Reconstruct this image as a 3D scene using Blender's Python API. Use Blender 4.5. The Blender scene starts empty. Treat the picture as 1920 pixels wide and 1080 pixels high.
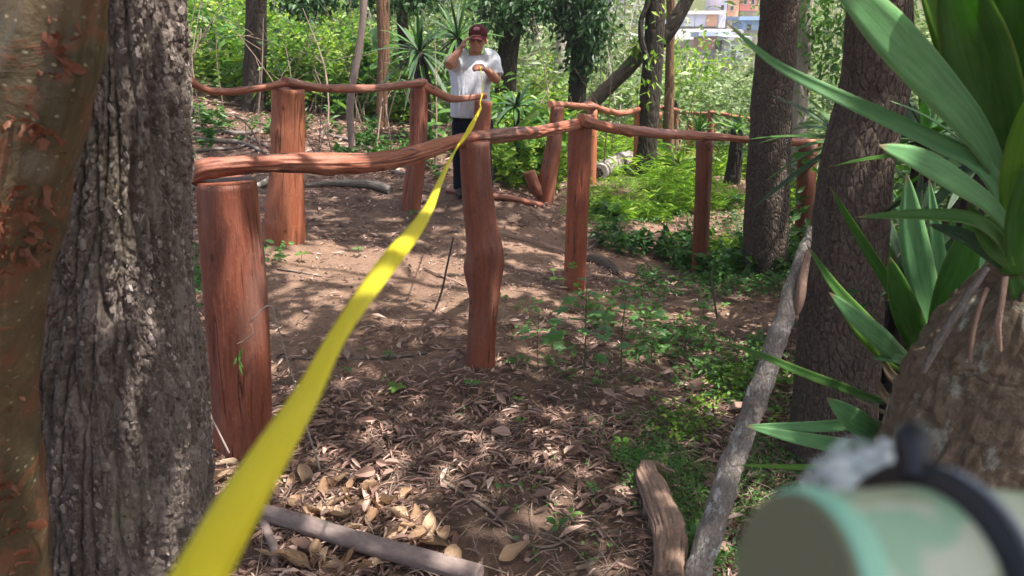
import bpy, math, random
import numpy as np
from mathutils import Vector, Matrix

# ------------------------------------------------------------------ camera, sky, sun, exposure
SC = bpy.context.scene
COL = SC.collection
F = 1440.0                       # focal length in photo pixels (1920 wide)
TH = math.radians(19.5)          # pitch down
CZ = 1.79
cam_d = bpy.data.cameras.new('camera')
cam_d.sensor_width = 36.0
cam_d.lens = F / 1920.0 * 36.0
cam_d.clip_start = 0.02
cam_d.clip_end = 2000.0
cam_d.dof.use_dof = True
cam_d.dof.focus_distance = 3.2
cam_d.dof.aperture_fstop = 8.2
cam = bpy.data.objects.new('camera', cam_d)
cam.location = (0, 0, CZ)
cam.rotation_euler = (math.pi / 2 - TH, 0, 0)
COL.objects.link(cam)
SC.camera = cam

SUN_DIR = np.array([0.36, -0.16, 0.92]); SUN_DIR /= np.linalg.norm(SUN_DIR)   # towards the sun
SUN_EL = math.asin(SUN_DIR[2])
world = bpy.data.worlds.new('World')
SC.world = world
world.use_nodes = True
wn = world.node_tree
wn.nodes.clear()
sky = wn.nodes.new('ShaderNodeTexSky')
sky.sky_type = 'NISHITA'
sky.sun_disc = False
sky.sun_elevation = SUN_EL
sky.sun_rotation = math.atan2(SUN_DIR[0], SUN_DIR[1])
sky.air_density = 1.0
sky.dust_density = 6.0
sky.ozone_density = 0.6
bg = wn.nodes.new('ShaderNodeBackground')
bg.inputs['Strength'].default_value = 0.15
wo = wn.nodes.new('ShaderNodeOutputWorld')
wn.links.new(sky.outputs[0], bg.inputs[0])
wn.links.new(bg.outputs[0], wo.inputs[0])

sun_d = bpy.data.lights.new('sun', 'SUN')
sun_d.energy = 4.6
sun_d.angle = math.radians(0.53)
sun_d.color = (1.0, 0.95, 0.87)
sun = bpy.data.objects.new('sun', sun_d)
sun.rotation_euler = Vector(SUN_DIR.tolist()).to_track_quat('Z', 'Y').to_euler()
COL.objects.link(sun)

SC.view_settings.view_transform = 'Standard'
SC.view_settings.look = 'None'
SC.view_settings.gamma = 1.0
SC.view_settings.use_curve_mapping = False
SC.view_settings.exposure = 1.56
SC.render.engine = 'CYCLES'
SC.cycles.use_denoising = True
SC.cycles.max_bounces = 7
SC.cycles.diffuse_bounces = 4
SC.cycles.glossy_bounces = 2
SC.cycles.transmission_bounces = 5
SC.cycles.transparent_max_bounces = 8
SC.cycles.caustics_reflective = False
SC.cycles.caustics_refractive = False

RS = np.random.RandomState(7)
random.seed(7)

# ------------------------------------------------------------------ numeric helpers
def nrm(a):
    a = np.asarray(a, float)
    return a / np.maximum(np.linalg.norm(a, axis=-1, keepdims=True), 1e-9)

def ray(u, v):
    """direction through photo pixel (u, v); its component along the view axis is 1"""
    a = (np.asarray(u, float) - 960) / F
    b = (540 - np.asarray(v, float)) / F
    return np.stack([a, math.cos(TH) + b * math.sin(TH), -math.sin(TH) + b * math.cos(TH)], -1)

CAM = np.array([0, 0, CZ])

def P(u, v, Y):
    """world point seen at (u, v) that stands Y metres in front of the camera"""
    r = ray(u, v)
    return CAM + r * (np.asarray(Y, float) / r[..., 1])[..., None]

def PT(u, v, t):
    return CAM + ray(u, v) * np.asarray(t, float)[..., None]

def mpp(v, Y):
    """metres per photo pixel at row v, distance Y"""
    return Y / ray(960, v)[1] / F

def hsh(ix, iy, iz, seed):
    h = (ix.astype(np.int64) * 374761393 + iy.astype(np.int64) * 668265263 + iz.astype(np.int64) * 2147483647 + seed * 1274126177) & 0xffffffff
    h = ((h ^ (h >> 13)) * 1274126177) & 0xffffffff
    h = ((h ^ (h >> 16)) * 2246822519) & 0xffffffff
    h = h ^ (h >> 13)
    return (h & 0xffffff) / float(0xffffff)

def vnoise(p, seed=0):
    p = np.asarray(p, float)
    i = np.floor(p).astype(np.int64)
    f = p - i
    f = f * f * (3 - 2 * f)
    out = 0
    for dx in (0, 1):
        wx = f[..., 0] if dx else 1 - f[..., 0]
        for dy in (0, 1):
            wy = f[..., 1] if dy else 1 - f[..., 1]
            for dz in (0, 1):
                wz = f[..., 2] if dz else 1 - f[..., 2]
                out = out + wx * wy * wz * hsh(i[..., 0] + dx, i[..., 1] + dy, i[..., 2] + dz, seed)
    return out * 2 - 1

def fbm(p, seed=0, octv=4, gain=0.5):
    p = np.asarray(p, float)
    s, a, o = 0, 1.0, 0
    for k in range(octv):
        o = o + a * vnoise(p * (2.03 ** k) + 17.3 * k, seed + k)
        s += a
        a *= gain
    return o / s

def voro(p, seed=0):
    p = np.asarray(p, float)
    i = np.floor(p).astype(np.int64)
    f = p - i
    f1 = np.full(p.shape[:-1], 9.0)
    f2 = np.full(p.shape[:-1], 9.0)
    cid = np.zeros(p.shape[:-1])
    for dx in (-1, 0, 1):
        for dy in (-1, 0, 1):
            for dz in (-1, 0, 1):
                a, b, c = i[..., 0] + dx, i[..., 1] + dy, i[..., 2] + dz
                d = np.sqrt((dx + hsh(a, b, c, seed) - f[..., 0]) ** 2 + (dy + hsh(a, b, c, seed + 51) - f[..., 1]) ** 2 + (dz + hsh(a, b, c, seed + 97) - f[..., 2]) ** 2)
                nearer = d < f1
                f2 = np.where(nearer, f1, np.minimum(f2, d))
                cid = np.where(nearer, hsh(a, b, c, seed + 7), cid)
                f1 = np.where(nearer, d, f1)
    return f1, f2, cid

def spline(pts, n, power=1.0):
    """Catmull-Rom resampling of rows, evenly spaced by chord length"""
    pts = np.asarray(pts, float)
    if len(pts) == 2:
        w = np.linspace(0, 1, n)[:, None]
        return pts[0] * (1 - w) + pts[1] * w
    d = np.linalg.norm(np.diff(pts[:, :3], axis=0), axis=1)
    cum = np.concatenate([[0], np.cumsum(d)])
    s = np.linspace(0, 1, n) ** power * cum[-1]
    k = np.clip(np.searchsorted(cum, s, side='right') - 1, 0, len(pts) - 2)
    h = np.maximum(d, 1e-9)[:, None]
    sl = np.diff(pts, axis=0) / h
    m = np.vstack([sl[:1], (sl[:-1] * h[1:] + sl[1:] * h[:-1]) / (h[:-1] + h[1:]), sl[-1:]])
    hk = h[k]
    t = ((s - cum[k])[:, None] / hk)
    t2, t3 = t * t, t ** 3
    return (2 * t3 - 3 * t2 + 1) * pts[k] + (t3 - 2 * t2 + t) * hk * m[k] + (3 * t2 - 2 * t3) * pts[k + 1] + (t3 - t2) * hk * m[k + 1]

# ------------------------------------------------------------------ mesh helpers
def mesh_np(name, V, Fs, mat=None, smooth=True, loc=None, mats=None, fmat=None):
    """one mesh from vertex rows and a list of face-index arrays (each n x k)"""
    V = np.asarray(V, np.float32)
    me = bpy.data.meshes.new(name)
    Fs = [np.asarray(f, np.int32) for f in (Fs if isinstance(Fs, list) else [Fs]) if len(f)]
    me.vertices.add(len(V))
    me.vertices.foreach_set('co', V.ravel())
    nl = sum(f.size for f in Fs)
    npoly = sum(len(f) for f in Fs)
    me.loops.add(nl)
    me.loops.foreach_set('vertex_index', np.concatenate([f.ravel() for f in Fs]))
    me.polygons.add(npoly)
    tot = np.concatenate([np.full(len(f), f.shape[1], np.int32) for f in Fs])
    start = np.concatenate([[0], np.cumsum(tot)[:-1]]).astype(np.int32)
    me.polygons.foreach_set('loop_start', start)
    me.polygons.foreach_set('loop_total', tot)
    me.polygons.foreach_set('use_smooth', np.full(npoly, bool(smooth)))
    if fmat is not None:
        me.polygons.foreach_set('material_index', np.asarray(fmat, np.int32))
    if loc is not None:
        at = me.attributes.new('loc', 'FLOAT_VECTOR', 'POINT')
        at.data.foreach_set('vector', np.asarray(loc, np.float32).ravel())
    me.update(calc_edges=True)
    for m in (mats or ([mat] if mat else [])):
        me.materials.append(m)
    return me

def link(name, me, parent=None):
    o = bpy.data.objects.new(name, me)
    COL.objects.link(o)
    if parent is not None:
        o.parent = parent
        o.matrix_parent_inverse = Matrix.Translation(-Vector(parent.location))
    return o

def tag(o, label=None, cat=None, group=None, kind=None):
    if label: o['label'] = label
    if cat: o['category'] = cat
    if group: o['group'] = group
    if kind: o['kind'] = kind
    return o

def thing(name, loc, label, cat, group=None):
    o = bpy.data.objects.new(name, None)
    o.empty_display_size = 0.05
    o.location = [float(c) for c in loc]
    COL.objects.link(o)
    return tag(o, label, cat, group)

class MB:
    """collects pieces into one mesh"""
    def __init__(s):
        s.V, s.Q, s.T, s.L, s.n = [], [], [], [], 0
    def add(s, V, Fs, loc=None):
        V = np.asarray(V, float)
        for f in (Fs if isinstance(Fs, list) else [Fs]):
            f = np.asarray(f, np.int64)
            if not len(f): continue
            (s.Q if f.shape[1] == 4 else s.T).append(f + s.n)
        s.V.append(V)
        s.L.append(V if loc is None else np.asarray(loc, float))
        s.n += len(V)
        return s
    def build(s, name, mat, parent=None, smooth=True):
        Fs = ([np.vstack(s.Q)] if s.Q else []) + ([np.vstack(s.T)] if s.T else [])
        return link(name, mesh_np(name, np.vstack(s.V), Fs, mat, smooth, np.vstack(s.L)), parent)

def frames(path):
    T = nrm(np.gradient(path, axis=0))
    A = np.zeros_like(path); B = np.zeros_like(path)
    ref = np.array([0, -1.0, 0]) if abs(T[0][1]) < 0.9 else np.array([1.0, 0, 0])
    a = nrm(ref - T[0] * (ref @ T[0]))
    for i in range(len(path)):
        a = nrm(a - T[i] * (a @ T[i]))
        A[i] = a
        B[i] = np.cross(T[i], a)
    return T, A, B

def tube(pts, rad, n=40, seg=20, disp=None, cap=True, squash=1.0, seed=0):
    """round body along a path. returns V, faces, loc (cylindrical coordinates in metres)"""
    pr = np.column_stack([np.asarray(pts, float), np.asarray(rad, float)])
    sp = spline(pr, n)
    path, r = sp[:, :3], np.maximum(sp[:, 3], 1e-4)
    T, A, B = frames(path)
    s = np.concatenate([[0], np.cumsum(np.linalg.norm(np.diff(path, axis=0), axis=1))])
    th = np.linspace(0, 2 * math.pi, seg, endpoint=False)
    c, sn = np.cos(th), np.sin(th)
    loc = np.stack([np.outer(r, c), np.outer(r, sn), np.repeat(s[:, None], seg, 1)], -1) + seed * 3.7
    off = 0
    if disp is not None:
        off = disp(loc, np.broadcast_to(th, (n, seg)), np.repeat(s[:, None], seg, 1))
    R = r[:, None] + off
    V = path[:, None] + (R * c)[..., None] * A[:, None] + (R * sn * squash)[..., None] * B[:, None]
    V = V.reshape(-1, 3); L = loc.reshape(-1, 3)
    i = np.arange(n - 1)[:, None] * seg; j = np.arange(seg)[None]; k = (j + 1) % seg
    Q = np.stack([i + j, i + k, i + seg + k, i + seg + j], -1).reshape(-1, 4)
    Fs = [Q]
    if cap:
        n0 = len(V)
        e0, e1 = path[0], path[-1]
        # an inner ring makes the cut edge read as a cut
        for end, base, ctr in ((0, 0, e0), (1, (n - 1) * seg, e1)):
            ring = V[base:base + seg]
            V = np.vstack([V, ctr + (ring - ctr) * 0.985, ctr[None]])
            L = np.vstack([L, loc.reshape(-1, 3)[base:base + seg] * 0.98, loc.reshape(-1, 3)[base:base + seg].mean(0)[None]])
            m = len(V) - seg - 1
            jj = np.arange(seg); kk = (jj + 1) % seg
            q = np.stack([base + jj, m + jj, m + kk, base + kk], -1)
            t = np.stack([m + jj, np.full(seg, m + seg), m + kk], -1)
            if end: q, t = q[:, ::-1], t[:, ::-1]
            Fs += [q, t]
    return V, Fs, L

def tube_obj(name, pts, rad, mat, parent=None, **kw):
    V, Fs, L = tube(pts, rad, **kw)
    return link(name, mesh_np(name, V, Fs, mat, True, L), parent)

DIAMOND = (np.array([(0, 0, 0), (.42, -.5, .07), (1, 0, -.06), (.42, .5, .07)]), [np.array([(0, 1, 2), (0, 2, 3)])])
LEAF = (np.array([(0, 0, 0), (.25, -.40, .07), (.62, -.40, .05), (1, 0, -.12), (.62, .40, .05), (.25, .40, .07), (.28, 0, 0), (.64, 0, -.03)]),
        [np.array([(1, 2, 7, 6), (6, 7, 4, 5)]), np.array([(0, 1, 6), (2, 3, 7), (7, 3, 4), (6, 5, 0)])])
def _lobed():
    pts = [(0, 0, 0)]
    for a, r in ((-150, .30), (-118, .46), (-95, .26), (-62, .62), (-34, .34), (0, .78), (34, .34), (62, .62), (95, .26), (118, .46), (150, .30)):
        a = math.radians(a)
        pts.append((.35 + r * math.cos(a), r * math.sin(a), -.10 * r + .03 * (abs(a) < .1)))
    pts.append((.35, 0, .03))
    f = [(i, i + 1, 12) for i in range(1, 11)] + [(0, 1, 12), (11, 0, 12)]
    return np.array(pts), [np.array(f)]
LOBED = _lobed()

def leaves(C, D, Nn, L, W, tpl=DIAMOND):
    """many leaves at once: base points C, axes D, normals Nn, lengths L, widths W"""
    T, fs = tpl
    C, D, Nn = np.asarray(C, float), nrm(D), np.asarray(Nn, float)
    Bv = nrm(np.cross(Nn, D)); Nn = np.cross(D, Bv)
    n, k = len(C), len(T)
    L = np.broadcast_to(L, n); W = np.broadcast_to(W, n)
    V = (C[:, None] + (L[:, None] * T[None, :, 0])[..., None] * D[:, None] + (W[:, None] * T[None, :, 1])[..., None] * Bv[:, None]
         + (L[:, None] * T[None, :, 2])[..., None] * Nn[:, None]).reshape(-1, 3)
    off = (np.arange(n) * k)[:, None, None]
    return V, [(f[None] + off).reshape(-1, f.shape[1]) for f in fs]

def rdir(n, zlo=-1, zhi=1, rs=None):
    rs = rs or RS
    a = rs.uniform(0, 2 * math.pi, n); z = rs.uniform(zlo, zhi, n)
    r = np.sqrt(np.maximum(0, 1 - z * z))
    return np.stack([r * np.cos(a), r * np.sin(a), z], -1)

def box(mb, c, d, rz=0.0, tilt=None):
    """box by centre and full sizes"""
    c = np.asarray(c, float); h = np.asarray(d, float) / 2
    v = np.array([(x, y, z) for x in (-1, 1) for y in (-1, 1) for z in (-1, 1)], float) * h
    cr, sr = math.cos(rz), math.sin(rz)
    v = np.column_stack([v[:, 0] * cr - v[:, 1] * sr, v[:, 0] * sr + v[:, 1] * cr, v[:, 2]]) + c
    q = np.array([(0, 1, 3, 2), (4, 6, 7, 5), (0, 4, 5, 1), (2, 3, 7, 6), (0, 2, 6, 4), (1, 5, 7, 3)])
    mb.add(v, q)
    return mb

# ------------------------------------------------------------------ materials
class NT:
    def __init__(s, name):
        s.m = bpy.data.materials.new(name)
        s.m.use_nodes = True
        s.t = s.m.node_tree
        s.t.nodes.clear()
        s.out = s.t.nodes.new('ShaderNodeOutputMaterial')
    def n(s, kind, **kw):
        nd = s.t.nodes.new(kind)
        for k, v in kw.items():
            if k in nd.inputs: nd.inputs[k].default_value = v
            else: setattr(nd, k, v)
        return nd
    def l(s, a, b): s.t.links.new(a, b)
    def loc(s, scale=(1, 1, 1), attr='loc'):
        if attr == 'loc':
            a = s.n('ShaderNodeAttribute', attribute_name='loc').outputs['Vector']
        else:
            a = s.n('ShaderNodeTexCoord').outputs['Object']
        m = s.n('ShaderNodeMapping')
        m.inputs['Scale'].default_value = scale
        s.l(a, m.inputs['Vector'])
        return m.outputs['Vector']
    def noise(s, vec, scale, detail=4, rough=0.6, dist=0.0):
        n = s.n('ShaderNodeTexNoise', Scale=scale, Detail=detail, Roughness=rough, Distortion=dist)
        s.l(vec, n.inputs['Vector'])
        return n.outputs['Fac']
    def voro(s, vec, scale, feature='F1', out='Distance'):
        n = s.n('ShaderNodeTexVoronoi', feature=feature, Scale=scale)
        s.l(vec, n.inputs['Vector'])
        return n.outputs[out]
    def ramp(s, fac, stops):
        r = s.n('ShaderNodeValToRGB')
        e = r.color_ramp.elements
        while len(e) < len(stops): e.new(0.5)
        for el, (p, c) in zip(e, stops):
            el.position = p
            el.color = (c, c, c, 1) if not hasattr(c, '__len__') else (*c, 1)
        s.l(fac, r.inputs['Fac'])
        return r.outputs['Color']
    def mix(s, fac, a, b, mode='MIX'):
        m = s.n('ShaderNodeMix', data_type='RGBA', blend_type=mode)
        for sock, v in ((m.inputs['Factor'], fac), (m.inputs['A'], a), (m.inputs['B'], b)):
            pass
        ins = {'f': m.inputs[0], 'a': m.inputs[6], 'b': m.inputs[7]}
        for k, v in (('f', fac), ('a', a), ('b', b)):
            if hasattr(v, 'is_linked') or hasattr(v, 'links'): s.l(v, ins[k])
            elif k == 'f': ins[k].default_value = v
            else: ins[k].default_value = (*v, 1) if len(v) == 3 else v
        return m.outputs[2]
    def math(s, op, a, b=None, clamp=False):
        m = s.n('ShaderNodeMath', operation=op, use_clamp=clamp)
        for i, v in enumerate((a, b)):
            if v is None: continue
            if hasattr(v, 'links'): s.l(v, m.inputs[i])
            else: m.inputs[i].default_value = v
        return m.outputs[0]
    def island(s):
        return s.n('ShaderNodeNewGeometry').outputs['Random Per Island']
    def bump(s, h, strength=0.5, dist=0.01, prev=None):
        b = s.n('ShaderNodeBump', Strength=strength, Distance=dist)
        s.l(h, b.inputs['Height'])
        if prev is not None: s.l(prev, b.inputs['Normal'])
        return b.outputs['Normal']
    def bsdf(s, col, rough=0.7, spec=0.3, normal=None, trans=0.0, tcol=None, **kw):
        p = s.n('ShaderNodeBsdfPrincipled')
        p.inputs['Specular IOR Level'].default_value = spec
        for k, v in kw.items(): p.inputs[k].default_value = v
        if hasattr(col, 'links'): s.l(col, p.inputs['Base Color'])
        else: p.inputs['Base Color'].default_value = (*col, 1)
        if hasattr(rough, 'links'): s.l(rough, p.inputs['Roughness'])
        else: p.inputs['Roughness'].default_value = rough
        if normal is not None: s.l(normal, p.inputs['Normal'])
        sh = p.outputs[0]
        if trans > 0:
            t = s.n('ShaderNodeBsdfTranslucent')
            tc = tcol if tcol is not None else col
            if hasattr(tc, 'links'): s.l(tc, t.inputs['Color'])
            else: t.inputs['Color'].default_value = (*tc, 1)
            if normal is not None: s.l(normal, t.inputs['Normal'])
            mx = s.n('ShaderNodeMixShader')
            mx.inputs[0].default_value = trans
            s.l(sh, mx.inputs[1]); s.l(t.outputs[0], mx.inputs[2])
            sh = mx.outputs[0]
        s.l(sh, s.out.inputs['Surface'])
        return s.m

def m_leaf(name, stops, trans=0.35, tmul=(1.3, 1.35, .6), rough=0.45, spec=0.35, attr=None):
    t = NT(name)
    c = t.ramp(t.island(), stops)
    n = t.noise(t.loc(attr='obj'), 2.0, 2)
    c = t.mix(0.35, c, t.ramp(n, [(.3, .6), (.7, 1.25)]), 'MULTIPLY')
    tc = t.mix(1.0, c, tmul, 'MULTIPLY')
    return t.bsdf(c, rough, spec, trans=trans, tcol=tc)

def m_plain(name, col, rough=0.7, spec=0.3, **kw):
    return NT(name).bsdf(col, rough, spec, **kw)

def m_post(name, base, dark, light, greyed=0.0):
    """stained red-brown peeled timber, grain along the length"""
    t = NT(name)
    g = t.noise(t.loc((1, 1, .10)), 36, 7, .7, 1.2)
    big = t.noise(t.loc((1, 1, .35)), 5.5, 3, .6)
    streak = t.noise(t.loc((1, 1, .09)), 14, 5, .7, 1.4)
    c = t.mix(t.ramp(big, [(.3, 0), (.7, 1)]), dark, base)
    c = t.mix(t.ramp(g, [(.42, 0), (.68, .75)]), c, light)
    c = t.mix(t.ramp(streak, [(.56, 0), (.70, .6)]), c, tuple(x * .42 for x in dark))
    if greyed:
        w = t.noise(t.loc((1, 1, .18)), 9, 4, .65)
        c = t.mix(t.ramp(w, [(.48, 0), (.62, greyed)]), c, (.16, .13, .12))
    ck = t.ramp(t.noise(t.loc((1, 1, .06)), 17, 2, .5, .1), [(.478, 0), (.495, 1), (.505, 1), (.522, 0)])
    gate = t.ramp(t.noise(t.loc((1, 1, .5)), 7, 2, .5), [(.45, 0), (.58, 1)])
    ck = t.math('MULTIPLY', ck, gate)
    c = t.mix(t.math('MULTIPLY', ck, .85), c, tuple(x * .22 for x in dark))
    kn = t.voro(t.loc((1, 1, .55)), 9.5)
    c = t.mix(t.ramp(kn, [(.06, .85), (.13, 0)]), c, tuple(x * .3 for x in dark))
    spk = t.noise(t.loc((1, 1, .7)), 70, 4, .7)
    c = t.mix(t.ramp(spk, [(.58, 0), (.74, .5)]), c, tuple(min(1, x * 1.5) for x in light))
    c = t.mix(t.ramp(spk, [(.26, .55), (.42, 0)]), c, tuple(x * .4 for x in dark))
    c = t.mix(1.0, c, t.ramp(t.n('ShaderNodeObjectInfo').outputs['Random'], [(0, (.80, .78, .76)), (.5, (.95, .95, .95)), (1, (1.15, 1.06, 1.0))]), 'MULTIPLY')
    h = t.math('ADD', g, t.math('MULTIPLY', streak, 1.5))
    h = t.math('SUBTRACT', t.math('ADD', h, t.math('MULTIPLY', spk, .6)), t.math('MULTIPLY', ck, 1.6))
    return t.bsdf(c, t.ramp(g, [(.3, .42), (.7, .7)]), .4, t.bump(h, .5, .005))

M = {}
M['post'] = m_post('stained_post_wood', (.225, .064, .035), (.135, .040, .025), (.30, .105, .06), .3)
M['post_orange'] = m_post('orange_post_wood', (.37, .122, .060), (.26, .076, .040), (.46, .185, .105))
M['rail'] = m_post('peeled_rail_wood', (.33, .108, .062), (.19, .058, .037), (.45, .195, .118), .35)

def m_bark(name, a, b, c, cell=30, stretch=.3, bump=.7, dist=.012, lich=0.0, lcol=(.30, .31, .24), plate=1.0, lscale=4.5):
    t = NT(name)
    v = t.loc((1, 1, stretch))
    n1 = t.noise(v, cell * .35, 5, .65, .8)
    vo = t.voro(v, cell, 'DISTANCE_TO_EDGE')
    fine = t.noise(t.loc((1, 1, .6)), cell * 3, 5, .7)
    col = t.mix(t.ramp(n1, [(.3, 0), (.7, 1)]), a, b)
    col = t.mix(t.ramp(fine, [(.45, 0), (.7, .7)]), col, c)
    if lich:
        ln = t.noise(t.loc((1, 1, .6)), lscale, 6, .72)
        col = t.mix(t.ramp(ln, [(.55, 0), (.64, lich)]), col, lcol)
    h = t.math('ADD', t.math('MULTIPLY', t.ramp(vo, [(0, 0), (.22, 1)]), plate), t.math('MULTIPLY', fine, .9))
    h = t.math('ADD', h, t.math('MULTIPLY', n1, .8))
    return t.bsdf(col, .9, .15, t.bump(h, bump, dist))

def m_furrow():
    t = NT('furrowed_grey_bark')
    v = t.loc((1, 1, .26))
    big = t.noise(t.loc((1, 1, .4)), 5, 4, .6)
    n1 = t.noise(v, 46, 6, .75, 1.2)
    cell = t.n('ShaderNodeTexVoronoi', feature='F1', Scale=62.0)
    t.l(v, cell.inputs['Vector'])
    sep = t.n('ShaderNodeSeparateColor'); t.l(cell.outputs['Color'], sep.inputs[0])
    fine = t.noise(t.loc((1, 1, .6)), 150, 5, .75, .5)
    col = t.mix(t.ramp(n1, [(.32, 0), (.66, 1)]), (.072, .054, .044), (.17, .136, .116))
    col = t.mix(t.ramp(sep.outputs[0], [(.45, 0), (.9, .75)]), col, (.25, .205, .182))
    col = t.mix(t.ramp(fine, [(.5, 0), (.72, .7)]), col, (.36, .31, .28))
    col = t.mix(t.ramp(big, [(.56, 0), (.68, .6)]), col, (.25, .225, .15))
    edge = t.n('ShaderNodeTexVoronoi', feature='DISTANCE_TO_EDGE', Scale=62.0)
    t.l(v, edge.inputs['Vector'])
    h = t.math('ADD', t.math('MULTIPLY', t.ramp(edge.outputs['Distance'], [(0, 0), (.2, 1)]), .5), t.math('MULTIPLY', n1, 1.6))
    return t.bsdf(col, .9, .15, t.bump(t.math('ADD', h, t.math('MULTIPLY', fine, .6)), 1.0, .007))
M['bark_furrow'] = m_furrow()
M['bark_cork'] = m_bark('corky_brown_bark', (.068, .050, .041), (.138, .106, .088), (.215, .17, .145), 46, .42, 1.0, .014)
M['bark_far'] = m_bark('shade_dark_far_bark', (.022, .018, .016), (.042, .034, .028), (.065, .054, .045), 16, .3, .7, .02)  # albedo lowered: the shade on the far trunks is put into the bark colour
M['bark_red'] = m_bark('reddish_fibrous_bark', (.11, .062, .04), (.19, .105, .068), (.23, .14, .095), 20, .12, .8, .02)
M['bark_pale'] = m_bark('pale_grey_bark', (.19, .17, .145), (.28, .25, .21), (.35, .32, .28), 12, .3, .5, .02)
M['bark_yucca'] = m_bark('yucca_trunk_bark', (.115, .082, .055), (.175, .13, .09), (.245, .19, .14), 30, .22, 1.0, .014, .8, (.40, .41, .34), plate=.5, lscale=13)
M['bark_log'] = m_bark('lichen_log_bark', (.15, .125, .11), (.26, .225, .20), (.38, .34, .315), 46, .6, 1.0, .014, .95, (.52, .52, .51), plate=.3, lscale=24)
M['bark_stick'] = m_bark('smooth_grey_stick', (.17, .125, .115), (.235, .18, .165), (.29, .235, .215), 22, .15, .3, .003)
M['driftwood'] = m_bark('bare_driftwood', (.20, .125, .092), (.29, .19, .145), (.37, .265, .21), 26, .06, .9, .010)
M['twig'] = m_bark('twig_bark', (.14, .10, .08), (.22, .165, .13), (.31, .25, .20), 30, .3, .4, .003)
M['deadwood'] = m_bark('dead_branch_bark', (.10, .082, .072), (.165, .14, .125), (.24, .21, .19), 26, .2, .6, .006)

def m_peel():
    t = NT('peeling_olive_bark')
    v = t.loc((1, 1, .8))
    n1 = t.noise(v, 5, 4, .6, .5)
    n2 = t.noise(t.loc((1, 1, 1.3)), 9, 5, .7, .9)
    sp = t.voro(t.loc((1, 1, 1.6)), 42)
    col = t.mix(t.ramp(n1, [(.35, 0), (.65, 1)]), (.06, .046, .024), (.125, .085, .046))
    col = t.mix(t.ramp(n2, [(.50, 0), (.58, .6)]), col, (.17, .060, .032))
    col = t.mix(t.ramp(n2, [(.68, 0), (.74, .7)]), col, (.30, .24, .18))
    col = t.mix(t.ramp(sp, [(.10, .8), (.17, 0)]), col, (.26, .22, .14))
    sc = t.n('ShaderNodeAttribute', attribute_name='scar').outputs['Fac']
    sn = t.noise(v, 90, 5, .75)
    col = t.mix(t.ramp(t.math('ADD', sc, t.math('MULTIPLY', t.math('SUBTRACT', sn, .5), .9)), [(.45, 0), (.8, .35)]), col, (.17, .15, .125))
    h = t.math('ADD', t.math('MULTIPLY', n2, 1.4), t.noise(v, 60, 4, .6))
    return t.bsdf(col, .5, .35, t.bump(h, .5, .006))
M['bark_peel'] = m_peel()
M['flake'] = m_leaf('orange_bark_flake', [(0, (.085, .028, .017)), (.5, (.16, .056, .03)), (.85, (.22, .09, .05)), (1, (.30, .20, .15))], .25, (1.2, .8, .6), .5, .3)
M['gnarl'] = m_bark('grey_scar_bark', (.19, .165, .14), (.29, .26, .225), (.38, .35, .31), 60, .8, .8, .006)

def m_ground():
    t = NT('forest_floor_soil')
    o = t.loc(attr='obj')
    big = t.noise(o, .9, 4, .6)
    mid = t.noise(o, 6, 5, .65)
    fine = t.noise(o, 60, 5, .7)
    a = t.n('ShaderNodeAttribute', attribute_name='path').outputs['Fac']
    f = t.math('ADD', a, t.math('MULTIPLY', t.math('SUBTRACT', mid, .5), .7), True)
    humus = t.mix(t.ramp(mid, [(.35, 0), (.65, 1)]), (.085, .055, .042), (.17, .112, .085))
    dirt = t.mix(t.ramp(mid, [(.3, 0), (.7, 1)]), (.135, .083, .057), (.235, .150, .108))
    dirt = t.mix(t.ramp(fine, [(.5, 0), (.72, .6)]), dirt, (.33, .22, .162))
    c = t.mix(t.ramp(f, [(.3, 0), (.7, 1)]), humus, dirt)
    g = t.n('ShaderNodeAttribute', attribute_name='green').outputs['Fac']
    gf = t.math('ADD', g, t.math('MULTIPLY', t.math('SUBTRACT', mid, .5), 1.0), True)
    c = t.mix(t.ramp(gf, [(.4, 0), (.75, .8)]), c, t.mix(t.ramp(fine, [(.35, 0), (.65, 1)]), (.022, .04, .010), (.06, .085, .02)))
    h = t.math('ADD', t.math('MULTIPLY', mid, 2.0), fine)
    return t.bsdf(c, .95, .1, t.bump(h, .8, .02))
M['ground'] = m_ground()

M['litter'] = m_leaf('dead_leaf_litter', [(0, (.10, .060, .05)), (.3, (.205, .126, .10)), (.6, (.31, .198, .158)), (.85, (.43, .29, .238)), (1, (.60, .45, .38))], .12, (1.1, .8, .6), .6, .3)
def m_dry():
    t = NT('tan_dry_leaf')
    r = t.n('ShaderNodeObjectInfo').outputs['Random']
    o = t.loc(attr='obj')
    c = t.ramp(r, [(0, (.27, .16, .095)), (.4, (.44, .285, .175)), (1, (.62, .45, .31))])
    n = t.noise(o, 5, 5, .7)
    c = t.mix(t.ramp(n, [(.52, 0), (.72, .6)]), c, (.22, .13, .08))
    return t.bsdf(c, .55, .3, t.bump(t.noise(t.loc((1, 4, 1), 'obj'), 6, 4, .6), .5, .04), trans=.25, tcol=(.5, .3, .14))
M['dry_leaf'] = m_dry()
M['bark_flakes'] = m_leaf('grey_bark_flakes', [(0, (.085, .062, .053)), (.4, (.155, .122, .108)), (.8, (.23, .188, .168)), (1, (.34, .295, .27))], .0001, (1, 1, 1), .9, .15)
M['green_bright'] = m_leaf('bright_understory_leaf', [(0, (.05, .125, .02)), (.4, (.12, .235, .03)), (.75, (.22, .345, .045)), (1, (.40, .48, .13))], .45)
M['green_mid'] = m_leaf('mid_green_leaf', [(0, (.03, .085, .022)), (.5, (.055, .14, .032)), (1, (.10, .21, .05))], .35)
M['grass'] = m_leaf('sunlit_grass', [(0, (.09, .19, .025)), (.5, (.18, .33, .04)), (1, (.34, .47, .10))], .45)
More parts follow.
